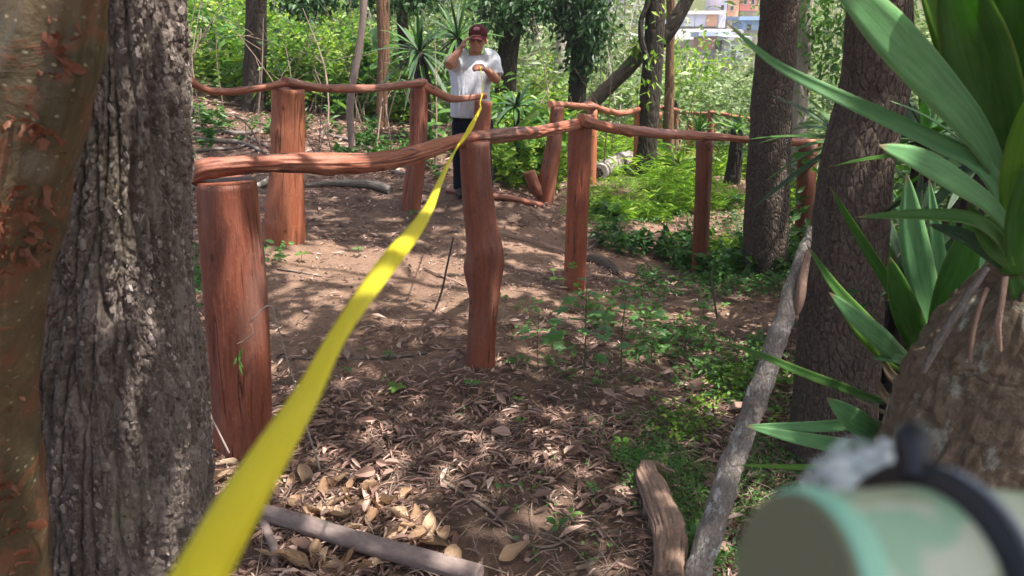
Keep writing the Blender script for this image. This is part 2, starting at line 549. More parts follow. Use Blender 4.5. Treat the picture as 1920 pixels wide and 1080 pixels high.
M['green_mid2'] = m_leaf('broad_weed_leaf', [(0, (.05, .13, .03)), (.5, (.09, .20, .045)), (1, (.17, .29, .07))], .4)
M['green_dark'] = m_leaf('dark_green_leaf', [(0, (.012, .035, .012)), (.6, (.025, .07, .02)), (1, (.045, .11, .035))], .22)
M['green_canopy'] = m_leaf('canopy_leaf', [(0, (.05, .095, .03)), (.6, (.08, .15, .045)), (1, (.11, .19, .06))], .42, (1.2, 1.2, .9))
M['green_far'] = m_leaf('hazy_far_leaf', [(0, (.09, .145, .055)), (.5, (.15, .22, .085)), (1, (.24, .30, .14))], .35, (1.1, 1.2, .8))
M['green_pale'] = m_leaf('pale_scrub_leaf', [(0, (.17, .20, .11)), (.5, (.25, .27, .16)), (1, (.34, .33, .22))], .3, (1.1, 1.1, .8))
M['weed'] = m_leaf('weed_leaf', [(0, (.05, .135, .032)), (.5, (.09, .21, .05)), (1, (.15, .30, .075))], .38)
M['stem'] = m_plain('green_stem', (.07, .085, .035), .6)

def m_blade(name, a, b, edge, trans, tcol):
    t = NT(name)
    at = t.n('ShaderNodeAttribute', attribute_name='loc').outputs['Vector']
    sx = t.n('ShaderNodeSeparateXYZ'); t.l(at, sx.inputs[0])
    ac = t.math('ABSOLUTE', sx.outputs[0])
    mp = t.n('ShaderNodeMapping'); mp.inputs['Scale'].default_value = (13, .5, 1); t.l(at, mp.inputs[0])
    lines = t.noise(mp.outputs[0], 1.6, 6, .75)
    big = t.noise(t.loc((4, 5, 1)), 1.3, 3)
    c = t.mix(t.ramp(big, [(.35, 0), (.65, 1)]), a, b)
    c = t.mix(t.ramp(lines, [(.4, 0), (.7, .35)]), c, tuple(min(1, x * 1.5) for x in b))
    c = t.mix(t.ramp(ac, [(.90, 0), (.97, 1)]), c, edge)
    tipn = t.math('ADD', sx.outputs[1], t.math('MULTIPLY', t.math('SUBTRACT', lines, .5), .10))
    c = t.mix(t.ramp(tipn, [(.945, 0), (.975, .9)]), c, (.25, .17, .10))
    sp = t.noise(t.loc((3, 22, 1)), 2.2, 4, .7)
    c = t.mix(t.ramp(sp, [(.66, 0), (.74, .55)]), c, (.20, .17, .07))
    dust = t.noise(t.loc((1.5, 6, 1)), 3.0, 4, .7)
    c = t.mix(t.ramp(dust, [(.5, 0), (.8, .25)]), c, (.30, .31, .22))
    tc = t.mix(t.ramp(big, [(.35, 0), (.65, 1)]), tuple(x * .85 for x in tcol), tcol)
    return t.bsdf(c, t.ramp(dust, [(.35, .42), (.7, .62)]), .35, t.bump(lines, .35, .0025), trans=trans, tcol=tc)
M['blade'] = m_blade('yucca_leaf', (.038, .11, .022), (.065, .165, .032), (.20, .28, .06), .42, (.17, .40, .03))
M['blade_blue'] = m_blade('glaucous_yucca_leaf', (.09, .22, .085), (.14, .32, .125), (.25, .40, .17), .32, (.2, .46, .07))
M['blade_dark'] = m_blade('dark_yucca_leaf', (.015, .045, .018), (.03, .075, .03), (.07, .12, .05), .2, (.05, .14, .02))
M['blade_lit'] = m_blade('painted_sunlit_yucca_leaf', (.10, .23, .035), (.16, .31, .045), (.25, .36, .09), .45, (.26, .5, .04))  # lighter copy of the leaf with sunlight put into its colour
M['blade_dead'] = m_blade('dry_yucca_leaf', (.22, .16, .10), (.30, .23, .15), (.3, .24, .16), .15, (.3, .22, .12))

# ------------------------------------------------------------------ ground
_cp = []
def cp(u, v, Y): _cp.append(P(u, v, Y))
for a in ((455, 838, 2.9), (903, 690, 3.6), (1085, 545, 5.14), (1315, 515, 6.1), (533, 458, 5.5), (770, 393, 6.9), (905, 372, 7.3),
          (1020, 378, 8.1), (1110, 345, 9.3), (1195, 330, 11.0), (1435, 518, 5.7), (1560, 868, 2.9), (475, 208, 10.8), (662, 285, 9.0),
          (716, 238, 10.5), (400, 285, 8.0), (400, 40, 22), (600, 105, 18), (1380, 335, 10), (880, 290, 9.5)):
    cp(*a)
for a in ((0, 0, 0), (0, 1.6, 0), (0, 2.4, 0), (-1.5, 1.6, 0.03), (1.4, 1.6, -.03), (0, -6, 0), (-6, -6, .3), (6, -6, -.4), (-5, 3, .5), (5, 3, -.45), (-3, 5, .28),
          (3.4, 14.5, -.7), (1.0, 14, -.05), (6, 12, -1.0), (8, 20, -2.6), (2, 20, -.9), (-3, 14, .75), (14, 40, -7.5), (4, 40, -5), (-12, 40, 4.0), (-20, 20, 4.2), (-12, 10, 2.4),
          (-2, 28, .6), (20, 62, -5.0), (6, 62, -5.5), (35, 60, -5.0), (12, 80, 3.0), (30, 84, 4), (10, 110, 16), (40, 110, 16), (-20, 80, 14), (-40, 50, 12), (-10, 120, 26), (70, 60, -2), (60, 20, -8),
          (-60, 10, 10), (-40, -30, 4), (40, -30, -6), (0, -60, 0), (90, 120, 18), (-90, 120, 34), (0, 220, 40), (120, 220, 40), (-120, 220, 50)):
    _cp.append(np.array(a, float))
_cp = np.array(_cp)
def _phi(a, b):
    return np.sqrt(((a[:, None, :2] - b[None, :, :2]) ** 2).sum(-1) + 0.6 ** 2)
_n = len(_cp)
_A = np.zeros((_n + 1, _n + 1))
_A[:_n, :_n] = -_phi(_cp, _cp) - 0.02 * np.eye(_n)
_A[:_n, _n] = 1; _A[_n, :_n] = 1
_W = np.linalg.solve(_A, np.concatenate([_cp[:, 2], [0]]))
MOUNDS = [(*P(u, v, Y)[:2], r) for u, v, Y, r in ((455, 838, 2.9, .11), (903, 690, 3.6, .08), (1080, 545, 5.14, .08), (1315, 515, 6.1, .07), (533, 458, 5.5, .14), (770, 393, 6.9, .09))]
def ground(x, y):
    x = np.asarray(x, float); y = np.asarray(y, float)
    q = np.stack([x.ravel(), y.ravel()], -1)
    out = np.empty(len(q))
    for i in range(0, len(q), 40000):
        out[i:i + 40000] = -_phi(q[i:i + 40000], _cp) @ _W[:_n] + _W[_n]
    z = out.reshape(x.shape)
    p3 = np.stack([x, y, np.zeros_like(x)], -1)
    near = np.clip((30 - y) / 10, 0, 1)
    for bx_, by_, br_ in MOUNDS:
        z = z + .03 * np.exp(-((x - bx_) ** 2 + (y - by_) ** 2) / (br_ + .10) ** 2)
    return z + near * (0.035 * fbm(p3 * 1.1, 3, 3) + 0.012 * vnoise(p3 * 5, 9))

def G(u, v, y0=0.9, y1=60.0):
    """point of the ground seen at pixel (u, v) (arrays allowed)"""
    u = np.atleast_1d(np.asarray(u, float)); v = np.atleast_1d(np.asarray(v, float))
    Y = np.geomspace(y0, y1, 160)
    r = ray(u, v)
    rr = r / r[:, 1:2]
    pts = CAM + rr[:, None] * Y[None, :, None]
    d = pts[..., 2] - ground(pts[..., 0], pts[..., 1])
    k = np.argmax(d < 0, axis=1)
    k = np.where((d < 0).any(1), np.maximum(k, 1), 159)
    i = np.arange(len(u))
    d0, d1 = d[i, k - 1], d[i, k]
    w = np.clip(d0 / np.where(np.abs(d0 - d1) < 1e-9, 1, d0 - d1), 0, 1)
    yy = Y[k - 1] + (Y[k] - Y[k - 1]) * w
    p = CAM + rr * yy[:, None]
    p[:, 2] = ground(p[:, 0], p[:, 1])
    return p
def G1(u, v, **k): return G(u, v, **k)[0]

def on(x, y, dz=0.0):
    return np.array([x, y, float(ground(np.array([x]), np.array([y]))[0]) + dz])

def blob(p, c, r):
    """soft elliptical mask round c with radii r in the ground plane"""
    d = ((p[..., 0] - c[0]) / r[0]) ** 2 + ((p[..., 1] - c[1]) / r[1]) ** 2
    return np.clip(1.6 - 1.2 * d, 0, 1)

PATH = [((G1(700, 520)), (1.3, .75)), ((G1(600, 620)), (1.3, .6)), ((G1(1010, 470)), (1.1, .55)), ((G1(1000, 560)), (.7, .4)), ((G1(1260, 440)), (1.1, .45)), ((G1(1400, 420)), (.9, .6)),
        ((G1(400, 640)), (.7, .7)), ((G1(1250, 590)), (.9, .28)), ((G1(560, 470)), (.5, .4)), ((G1(850, 640)), (.7, .3)), ((G1(1370, 340)), (.5, 1.2))]
def pathmask(x, y):
    p = np.stack([x, y], -1)
    m = np.zeros(x.shape)
    for c, r in PATH: m = np.maximum(m, blob(p, c, r))
    return m

def build_ground():
    def warp(lo, hi, a, b, near, far):
        c = [a]
        st = near
        while c[-1] < b: c.append(c[-1] + near)
        st = near
        while c[-1] < hi:
            st = min(st * 1.12, far); c.append(c[-1] + st)
        st = near
        while c[0] > lo:
            st = min(st * 1.12, far); c.insert(0, c[0] - st)
        return np.array(c)
    xs = warp(-130, 150, -2.6, 3.2, .045, 5)
    ys = warp(-60, 230, 1.2, 8.0, .045, 5)
    X, Y = np.meshgrid(xs, ys)
    Z = ground(X, Y)
    nearw = np.clip((9 - Y) / 2, 0, 1) * np.clip((Y + 1) / 1, 0, 1) * np.clip((5 - np.abs(X)) / 1.5, 0, 1)
    p3 = np.stack([X, Y, 0 * X], -1)
    pm = pathmask(X, Y)
    Z = Z + nearw * (0.010 * fbm(p3 * 9, 21, 3) * (1 - .5 * pm) + .004 * vnoise(p3 * 21, 5))
    nx = len(xs)
    i = np.arange(len(ys) - 1)[:, None] * nx; j = np.arange(nx - 1)[None]
    Q = np.stack([i + j, i + j + 1, i + nx + j + 1, i + nx + j], -1).reshape(-1, 4)
    me = mesh_np('ground', np.stack([X, Y, Z], -1).reshape(-1, 3), Q, M['ground'])
    a = me.attributes.new('path', 'FLOAT', 'POINT'); a.data.foreach_set('value', pm.ravel().astype(np.float32))
    gr = np.clip((Y - np.where(X < -.3, 10.5, 8.5)) / 3, 0, 1) * .9 + .55 * np.clip((Y - 7.0) / 2, 0, 1) * np.clip((X - .8) / .8, 0, 1)
    gr = np.clip(gr - pm, 0, 1)
    a = me.attributes.new('green', 'FLOAT', 'POINT'); a.data.foreach_set('value', gr.ravel().astype(np.float32))
    o = link('ground', me)
    tag(o, 'brown forest floor of bare soil and litter', None, kind='structure')
build_ground()

# ------------------------------------------------------------------ fences of peeled timber
def wood_disp(amp, seed, knots=(), groove=.0014):
    def f(loc, th, s):
        q = np.stack([np.cos(th) * .6, np.sin(th) * .6, s * 1.3], -1) + seed
        o = amp * (fbm(q * 2.2, seed, 3) * 1.4 + .35 * fbm(np.stack([np.cos(th) * 1.6, np.sin(th) * 1.6, s * 6], -1) + seed, seed + 3, 3))
        g = np.stack([np.cos(th) * 1.7, np.sin(th) * 1.7, s * 1.1], -1) + seed * 1.7
        o = o - groove * np.clip(1 - np.abs(fbm(g * 1.5, seed + 5, 3)) * 9, 0, 1) + .35 * groove * fbm(np.stack([np.cos(th) * 4, np.sin(th) * 4, s * 16], -1) + seed, seed + 6, 3)
        for (ks, kt, kr, kh) in knots:
            dth = np.angle(np.exp(1j * (th - kt)))
            o = o + kh * np.exp(-((s - ks) / kr) ** 2 - (dth / .7) ** 2)
        return o
    return f

def px_path(pts, Ys):
    """pixel polyline (u, v, width) with a distance for each point -> points, radii"""
    Ys = np.broadcast_to(np.asarray(Ys, float), len(pts))
    p = np.array([P(u, v, y) for (u, v, w), y in zip(pts, Ys)])
    r = np.array([w * .5 * mpp(v, y) for (u, v, w), y in zip(pts, Ys)])
    return p, r

def px_tube(name, pts, Ys, mat, parent=None, **kw):
    p, r = px_path(pts, Ys)
    return tube_obj(name, p, r, mat, parent, **kw)

def post(parent, pts, Y, mat='post', seed=1, amp=.006, knots=(), label=None, seg=28, n=36, sink=.12):
    p, r = px_path(pts, Y)
    if p[0][2] < p[-1][2]: p, r = p[::-1], r[::-1]
    d = nrm(p[-1] - p[-2])
    p = np.vstack([p, p[-1] + d * sink]); r = np.append(r, r[-1])
    o = tube_obj('post', p, r, M[mat], parent, n=n, seg=seg, disp=wood_disp(amp, seed, knots), seed=seed)
    if label: o['label'] = label
    return o

near = thing('rail_fence', G1(903, 690), 'near fence of thick red-brown posts and crooked peeled log rails', 'fence')
post(near, [(424, 338, 108), (436, 480, 116), (448, 640, 112), (456, 845, 104)], 2.9, 'post', 1, .004, label='thick sawn front post standing at the left end', seg=44, n=60)
post(near, [(890, 266, 58), (893, 340, 58), (903, 430, 62), (911, 480, 66), (909, 540, 58), (903, 620, 55), (900, 695, 56)], 3.6, 'post', 2, .006,
     knots=((.62, 1.2, .10, .028), (.52, -.3, .05, .012), (.30, 2.5, .05, .008)), label='crooked post with a swollen knot halfway up', seg=44, n=70)
post(near, [(1088, 236, 45), (1085, 330, 43), (1081, 430, 42), (1077, 550, 41)], 5.14, 'post', 3, .004, seg=32, n=44)
post(near, [(1322, 262, 32), (1317, 380, 30), (1312, 518, 30)], 6.1, 'post', 4, .004)
post(near, [(1514, 270, 36), (1510, 380, 34), (1504, 490, 34)], 6.4, 'post', 5, .004)
# rails rest on the post tops
p, r = px_path([(352, 333, 34), (372, 320, 38), (440, 309, 36), (520, 305, 34), (600, 306, 36), (700, 304, 38), (780, 290, 32), (850, 268, 25), (930, 256, 26), (1010, 247, 24), (1062, 236, 22), (1106, 226, 22)],
               np.interp([352, 372, 440, 520, 600, 700, 780, 850, 930, 1010, 1062, 1106], [352, 440, 890, 1090], [2.86, 2.92, 3.6, 5.1]))
# even steps along the rail make perspective right: distance follows 1/Y between posts
us = np.array([352, 372, 440, 520, 600, 700, 780, 850, 930, 1010, 1062, 1106.])
vs = np.array([333, 320, 309, 305, 306, 304, 290, 268, 256, 247, 236, 226.])
ws = np.array([34, 38, 36, 34, 36, 38, 32, 25, 26, 24, 22, 22.])
iy = np.interp(us, [352, 430, 890, 1088, 1110], [1 / 2.84, 1 / 2.9, 1 / 3.6, 1 / 5.14, 1 / 5.3])
p, r = px_path(list(zip(us, vs, ws)), 1 / iy)
tube_obj('rail', p, r, M['rail'], near, n=260, seg=48, disp=wood_disp(.011, 11, groove=.007, knots=((.10, 1.0, .03, .008), (.95, -.6, .04, .016), (.55, 1.5, .05, .009), (1.5, .4, .05, .008))), seed=3)['label'] = 'long crooked front rail with a cut end at the left'
us = np.array([1090, 1130, 1180, 1240, 1300, 1360, 1410, 1480, 1555.])
vs = np.array([224, 236, 245, 251, 255, 259, 262, 266, 268.])
ws = np.array([22, 20, 19, 19, 15, 13, 13, 13, 13.])
iy = np.interp(us, [1088, 1320, 1514, 1560], [1 / 5.0, 1 / 6.1, 1 / 6.4, 1 / 6.5])
p, r = px_path(list(zip(us, vs, ws)), 1 / iy)
tube_obj('rail', p, r, M['rail'], near, n=120, seg=28, disp=wood_disp(.010, 12, groove=.006, knots=((.55, 1.0, .05, .012), (1.0, .2, .05, .012))), seed=4)

far = thing('rail_fence', G1(770, 393), 'far fence of orange posts and wavy rails behind the dirt clearing', 'fence')
post(far, [(540, 166, 60), (539, 280, 62), (535, 380, 70), (532, 460, 76)], 5.5, 'post_orange', 6, .007, knots=((.85, 1.6, .06, .014), (.98, .4, .05, .012), (.3, .6, .04, .006)), label='wide orange post with wrinkled lower bark', seg=40, n=56)
post(far, [(786, 162, 34), (784, 260, 34), (776, 340, 36), (769, 396, 36)], 6.9, 'post', 7, .005, seg=28)
post(far, [(906, 190, 34), (902, 260, 33), (897, 380, 34)], 7.05, 'post', 8, .004)
post(far, [(1046, 200, 26), (1040, 260, 28), (1030, 320, 32), (1018, 380, 36)], 8.1, 'post', 9, .006, label='leaning post with a cut side stub at its foot')
px_tube('stub', [(992, 322, 22), (1001, 345, 24), (1014, 368, 22)], 8.05, M['post'], far.children[-1], n=14, seg=16, disp=wood_disp(.006, 31))
post(far, [(1110, 206, 19), (1110, 290, 18), (1108, 350, 19)], 9.3, 'post_orange', 10, .004, seg=18, n=20)
post(far, [(1196, 206, 14), (1195, 270, 14), (1193, 332, 13)], 11.0, 'post_orange', 11, .004, seg=16, n=18)
post(far, [(1237, 210, 9), (1236, 265, 9)], 13.5, 'post_orange', 12, .004, seg=12, n=12)
post(far, [(1268, 207, 10), (1267, 270, 10)], 14.2, 'post_orange', 13, .004, seg=12, n=12)
post(far, [(1296, 216, 16), (1293, 290, 16)], 13.8, 'post_orange', 14, .005, seg=16, n=16)
post(far, [(1334, 213, 13), (1331, 290, 13)], 12.6, 'post_orange', 15, .004, seg=16, n=16)
def rail(parent, pts, ya, yb, seed, seg=16, n=50, mat='rail', amp=.008):
    pts = np.array(pts, float)
    w = (pts[:, 0] - pts[0, 0]) / (pts[-1, 0] - pts[0, 0])
    p, r = px_path([tuple(q) for q in pts], 1 / ((1 - w) / ya + w / yb))
    return tube_obj('rail', p, r, M[mat], parent, n=n, seg=seg, disp=wood_disp(amp, seed, groove=.005), seed=seed)
rail(far, [(250, 138, 16), (300, 140, 16), (352, 150, 16), (385, 168, 16), (425, 172, 15), (480, 166, 15), (545, 154, 15)], 4.6, 5.5, 21)
rail(far, [(533, 153, 20), (550, 157, 18), (600, 165, 15), (660, 167, 15), (720, 163, 14), (770, 157, 15), (796, 154, 16)], 5.45, 6.9, 22)
rail(far, [(782, 152, 14), (815, 171, 15), (850, 186, 14), (880, 184, 12), (912, 180, 11)], 6.85, 7.05, 23)
rail(far, [(1032, 195, 12), (1060, 197, 12), (1090, 199, 11), (1116, 199, 11)], 8.0, 9.3, 24)
rail(far, [(1106, 196, 12), (1130, 206, 12), (1160, 212, 11), (1200, 205, 10)], 9.2, 11.0, 25)
rail(far, [(1190, 201, 7), (1240, 202, 8), (1275, 208, 8)], 10.9, 14.2, 26, seg=12, n=30)
rail(far, [(1262, 208, 7), (1297, 213, 7), (1320, 213, 6), (1340, 210, 7)], 14.2, 12.6, 27, seg=12, n=30)
rail(far, [(1330, 211, 7), (1360, 215, 7), (1410, 225, 8), (1470, 232, 8)], 12.6, 11.5, 28, seg=12, n=30)

hill = thing('rail_fence', P(1012, 150, 24), 'small distant fence with thin brown rail on the far slope', 'fence')
for (a, b, c, d, y, s) in ((1012, 95, 1012, 158, 24, 41), (1028, 104, 1028, 158, 23.5, 42)):
    post(hill, [(a, b, 7), (c, d, 7)], y, 'post', s, .004, seg=10, n=8, sink=.6)
rail(hill, [(980, 86, 4), (1012, 94, 4), (1045, 112, 4)], 25, 23, 43, seg=8, n=16)

# ------------------------------------------------------------------ trees with visible trunks
def trunk_disp(amp, seed, low=1.4):
    def f(loc, th, s):
        q = np.stack([np.cos(th), np.sin(th), s * low], -1) + seed
        return amp * fbm(q * 1.3, seed, 4, .55)
    return f

def furrow_disp(seed, depth=.022, wid=.034, tall=.42):
    """deep running furrows between narrow flaky ridges"""
    def f(loc, th, s):
        R = .17
        base = np.stack([np.cos(th) * R, np.sin(th) * R, s], -1) + seed
        w = np.stack([fbm(base * np.array([5, 5, 3.0]), seed, 3), fbm(base * np.array([5, 5, 3.0]) + 9, seed + 1, 3), 0 * s], -1)
        q = (base + .012 * w) / np.array([wid, wid, tall])
        f1, f2, cid = voro(q, seed)
        ridge = np.clip((f2 - f1) / .30, 0, 1) ** .6
        q2 = (base + .012 * w + .004 * fbm(base * 60, seed + 20, 2)[..., None]) / np.array([.015, .015, .042])
        g1, g2, gid = voro(q2, seed + 5)
        flake = np.clip((g2 - g1) / .16, 0, 1) * (.25 + 1.1 * gid)
        rough = fbm(base * 70, seed + 8, 3)
        calm = np.clip(fbm(base * np.array([4, 4, 1.6]) + 31, seed + 12, 2) * 2.6 - .35, 0, 1)      # smoother worn strips
        return depth * (ridge - .6) * (1 - .45 * calm) + (.0105 * flake + .005 * rough) * (.3 + .7 * ridge) * (1 - .65 * calm) + .006 * fbm(base * 3, seed + 2, 2)
    return f

def limbs(parent, top, count, seed, mat, reach=1.8, rise=1.6, r0=.05):
    rs = np.random.RandomState(seed)
    for k in range(count):
        a = 2 * math.pi * (k + rs.rand() * .6) / count
        d = np.array([math.cos(a), math.sin(a), 0]) * reach * rs.uniform(.7, 1.2)
        e = top + d + np.array([0, 0, rise * rs.uniform(.6, 1.3)])
        mid = top + d * .45 + np.array([0, 0, rise * .3]) + rs.normal(0, .12, 3)
        tube_obj('branch', [top - np.array([0, 0, .3]), mid, e], [r0, r0 * .6, r0 * .15], M[mat], parent, n=14, seg=8, cap=False)

TREES = {}     # name -> (empty, crown centre, crown radius)
def tree(key, label, pts, Y, mat, height=7.0, n=60, seg=24, disp=None, sink=.15, crown=None, name='tree', nlimb=5, amp=.02, cat='tree'):
    """trunk through the given pixels, carried on up to its full height"""
    p, r = px_path(pts, Y)
    if p[0][2] < p[-1][2]: p, r = p[::-1], r[::-1]
    base = p[-1].copy()
    gz = float(ground(base[:1], base[1:2])[0])
    d = nrm(p[-1] - p[-2])
    if base[2] > gz: base = base + d * ((base[2] - gz) / max(-d[2], .3))
    e = thing(name, base, label, cat)
    low = base + d * sink
    up = nrm(p[0] - p[1])
    pts3 = [low] + list(p[::-1]); rr = [r[-1] * 1.12] + list(r[::-1])
    z = p[0][2]
    top = p[0]
    if height > z + .5:
        m1 = p[0] + up * (height - z) * .5 / max(up[2], .5)
        top = p[0] + up * (height - z) / max(up[2], .5)
        pts3 += [m1, top]; rr += [r[0] * .85, r[0] * .55]
    tube_obj('trunk', pts3, rr, M[mat], e, n=n, seg=seg, disp=disp or trunk_disp(amp, len(TREES) + 3), seed=len(TREES))
    if crown:
        limbs(e, top, nlimb, len(TREES) + 50, mat, r0=r[0] * .45, reach=crown[1] * .7)
        TREES[key] = (e, top + np.array([0, 0, .9]), crown[1])
    else:
        TREES[key] = (e, None, 0)
    return e

# the two big trunks at the left
def bark_flakes(trunk, n, seg):
    """thousands of small loose bark plates standing off the trunk"""
    rs = np.random.RandomState(17)
    me = trunk.data
    nv = len(me.vertices)
    co = np.empty(nv * 3, np.float32); me.vertices.foreach_get('co', co); co = co.reshape(-1, 3).astype(float)
    nn = np.empty(nv * 3, np.float32); me.vertices.foreach_get('normal', nn); nn = nn.reshape(-1, 3).astype(float)
    g = co.reshape(-1, seg, 3)
    rad = np.linalg.norm(g - g.mean(1, keepdims=True), axis=2)
    mean = sum(np.roll(rad, q, 1) for q in range(-12, 13)) / 25
    high = np.nonzero((rad > mean).ravel())[0]
    k = high[rs.randint(0, len(high), n)]
    clump = fbm(co[k] * np.array([9, 9, 4.0]), 77, 3)
    k = k[clump > rs.uniform(-.35, .25, n)]
    n = len(k)
    c, nm = co[k], nn[k]
    up = nrm(np.array([0, 0, 1.0]) + rs.normal(0, .22, (n, 3)))
    ax = nrm(up - nm * (up * nm).sum(1, keepdims=True))
    ax = nrm(ax + nm * rs.normal(.03, .16, (n, 1)))
    nm = nrm(nm + rs.normal(0, .22, (n, 3)))
    L = rs.lognormal(math.log(.0095), .32, n); W = L * rs.uniform(.35, .65, n)
    th = .10
    top = np.array([(-.5, -.4, .25), (-.1, -.55, .3), (.45, -.35, .22), (.55, .15, .26), (.2, .5, .3), (-.4, .45, .22)])
    top = top * [1, 1, .6]
    T = np.vstack([top, top * [1.05, 1.05, 1] - [0, 0, .34]])
    f = [np.array([(i, (i + 1) % 6, (i + 1) % 6 + 6, i + 6) for i in range(6)])[:, ::-1], np.array([(0, 1, 2), (0, 2, 3), (0, 3, 4), (0, 4, 5)])]
    jit = 1 + rs.normal(0, .16, (n, len(T), 1))
    V, Fs = leaves(c, ax, nm, L, W, (T, f))
    V = (c[:, None] + (V.reshape(n, -1, 3) - c[:, None]) * jit).reshape(-1, 3)
    o = link('bark_flakes', mesh_np('bark_flakes', V, Fs, M['bark_flakes'], False), trunk)
    o['kind'] = 'stuff'

def big_left():
    rows = [(-60, 220, 224), (0, 222, 226), (120, 226, 228), (250, 228, 237), (380, 221, 252), (500, 213, 276), (650, 212, 318), (800, 215, 332), (1000, 217, 345), (1110, 217, 362)]
    p, r = px_path([(c, v, w) for v, c, w in rows], 1.7)
    r = r * .97
    base = on(p[-1][0], p[-1][1])
    e = thing('tree', base, 'big grey tree with deeply furrowed flaky bark in the left foreground', 'tree')
    p, r = p[::-1], r[::-1]
    low = np.array([[p[0][0], p[0][1], base[2] - .15], [p[0][0], p[0][1], base[2] + .12]])
    pts = np.vstack([low, p, p[-1] + [[.0, .0, 2.2]], p[-1] + [[.12, .1, 4.6]]])
    rr = np.concatenate([[r[0] * 1.35, r[0] * 1.15], r, [r[-1] * .9, r[-1] * .6]])
    # fine stretch that the camera sees, coarse above
    cut = len(pts) - 2
    tube_obj('trunk', pts[:cut + 0], rr[:cut + 0], M['bark_furrow'], e, n=760, seg=380, disp=furrow_disp(4), cap=False, seed=1)
    bark_flakes(e.children[0], 12000, 380)
    tube_obj('trunk', pts[cut - 1:], rr[cut - 1:] * .98, M['bark_furrow'], e, n=40, seg=40, disp=furrow_disp(4), seed=1)
    limbs(e, pts[-1], 6, 71, 'bark_furrow', 2.0, 1.5, .05)
    TREES['left'] = (e, pts[-1] + np.array([0, 0, .8]), 3.0)
big_left()

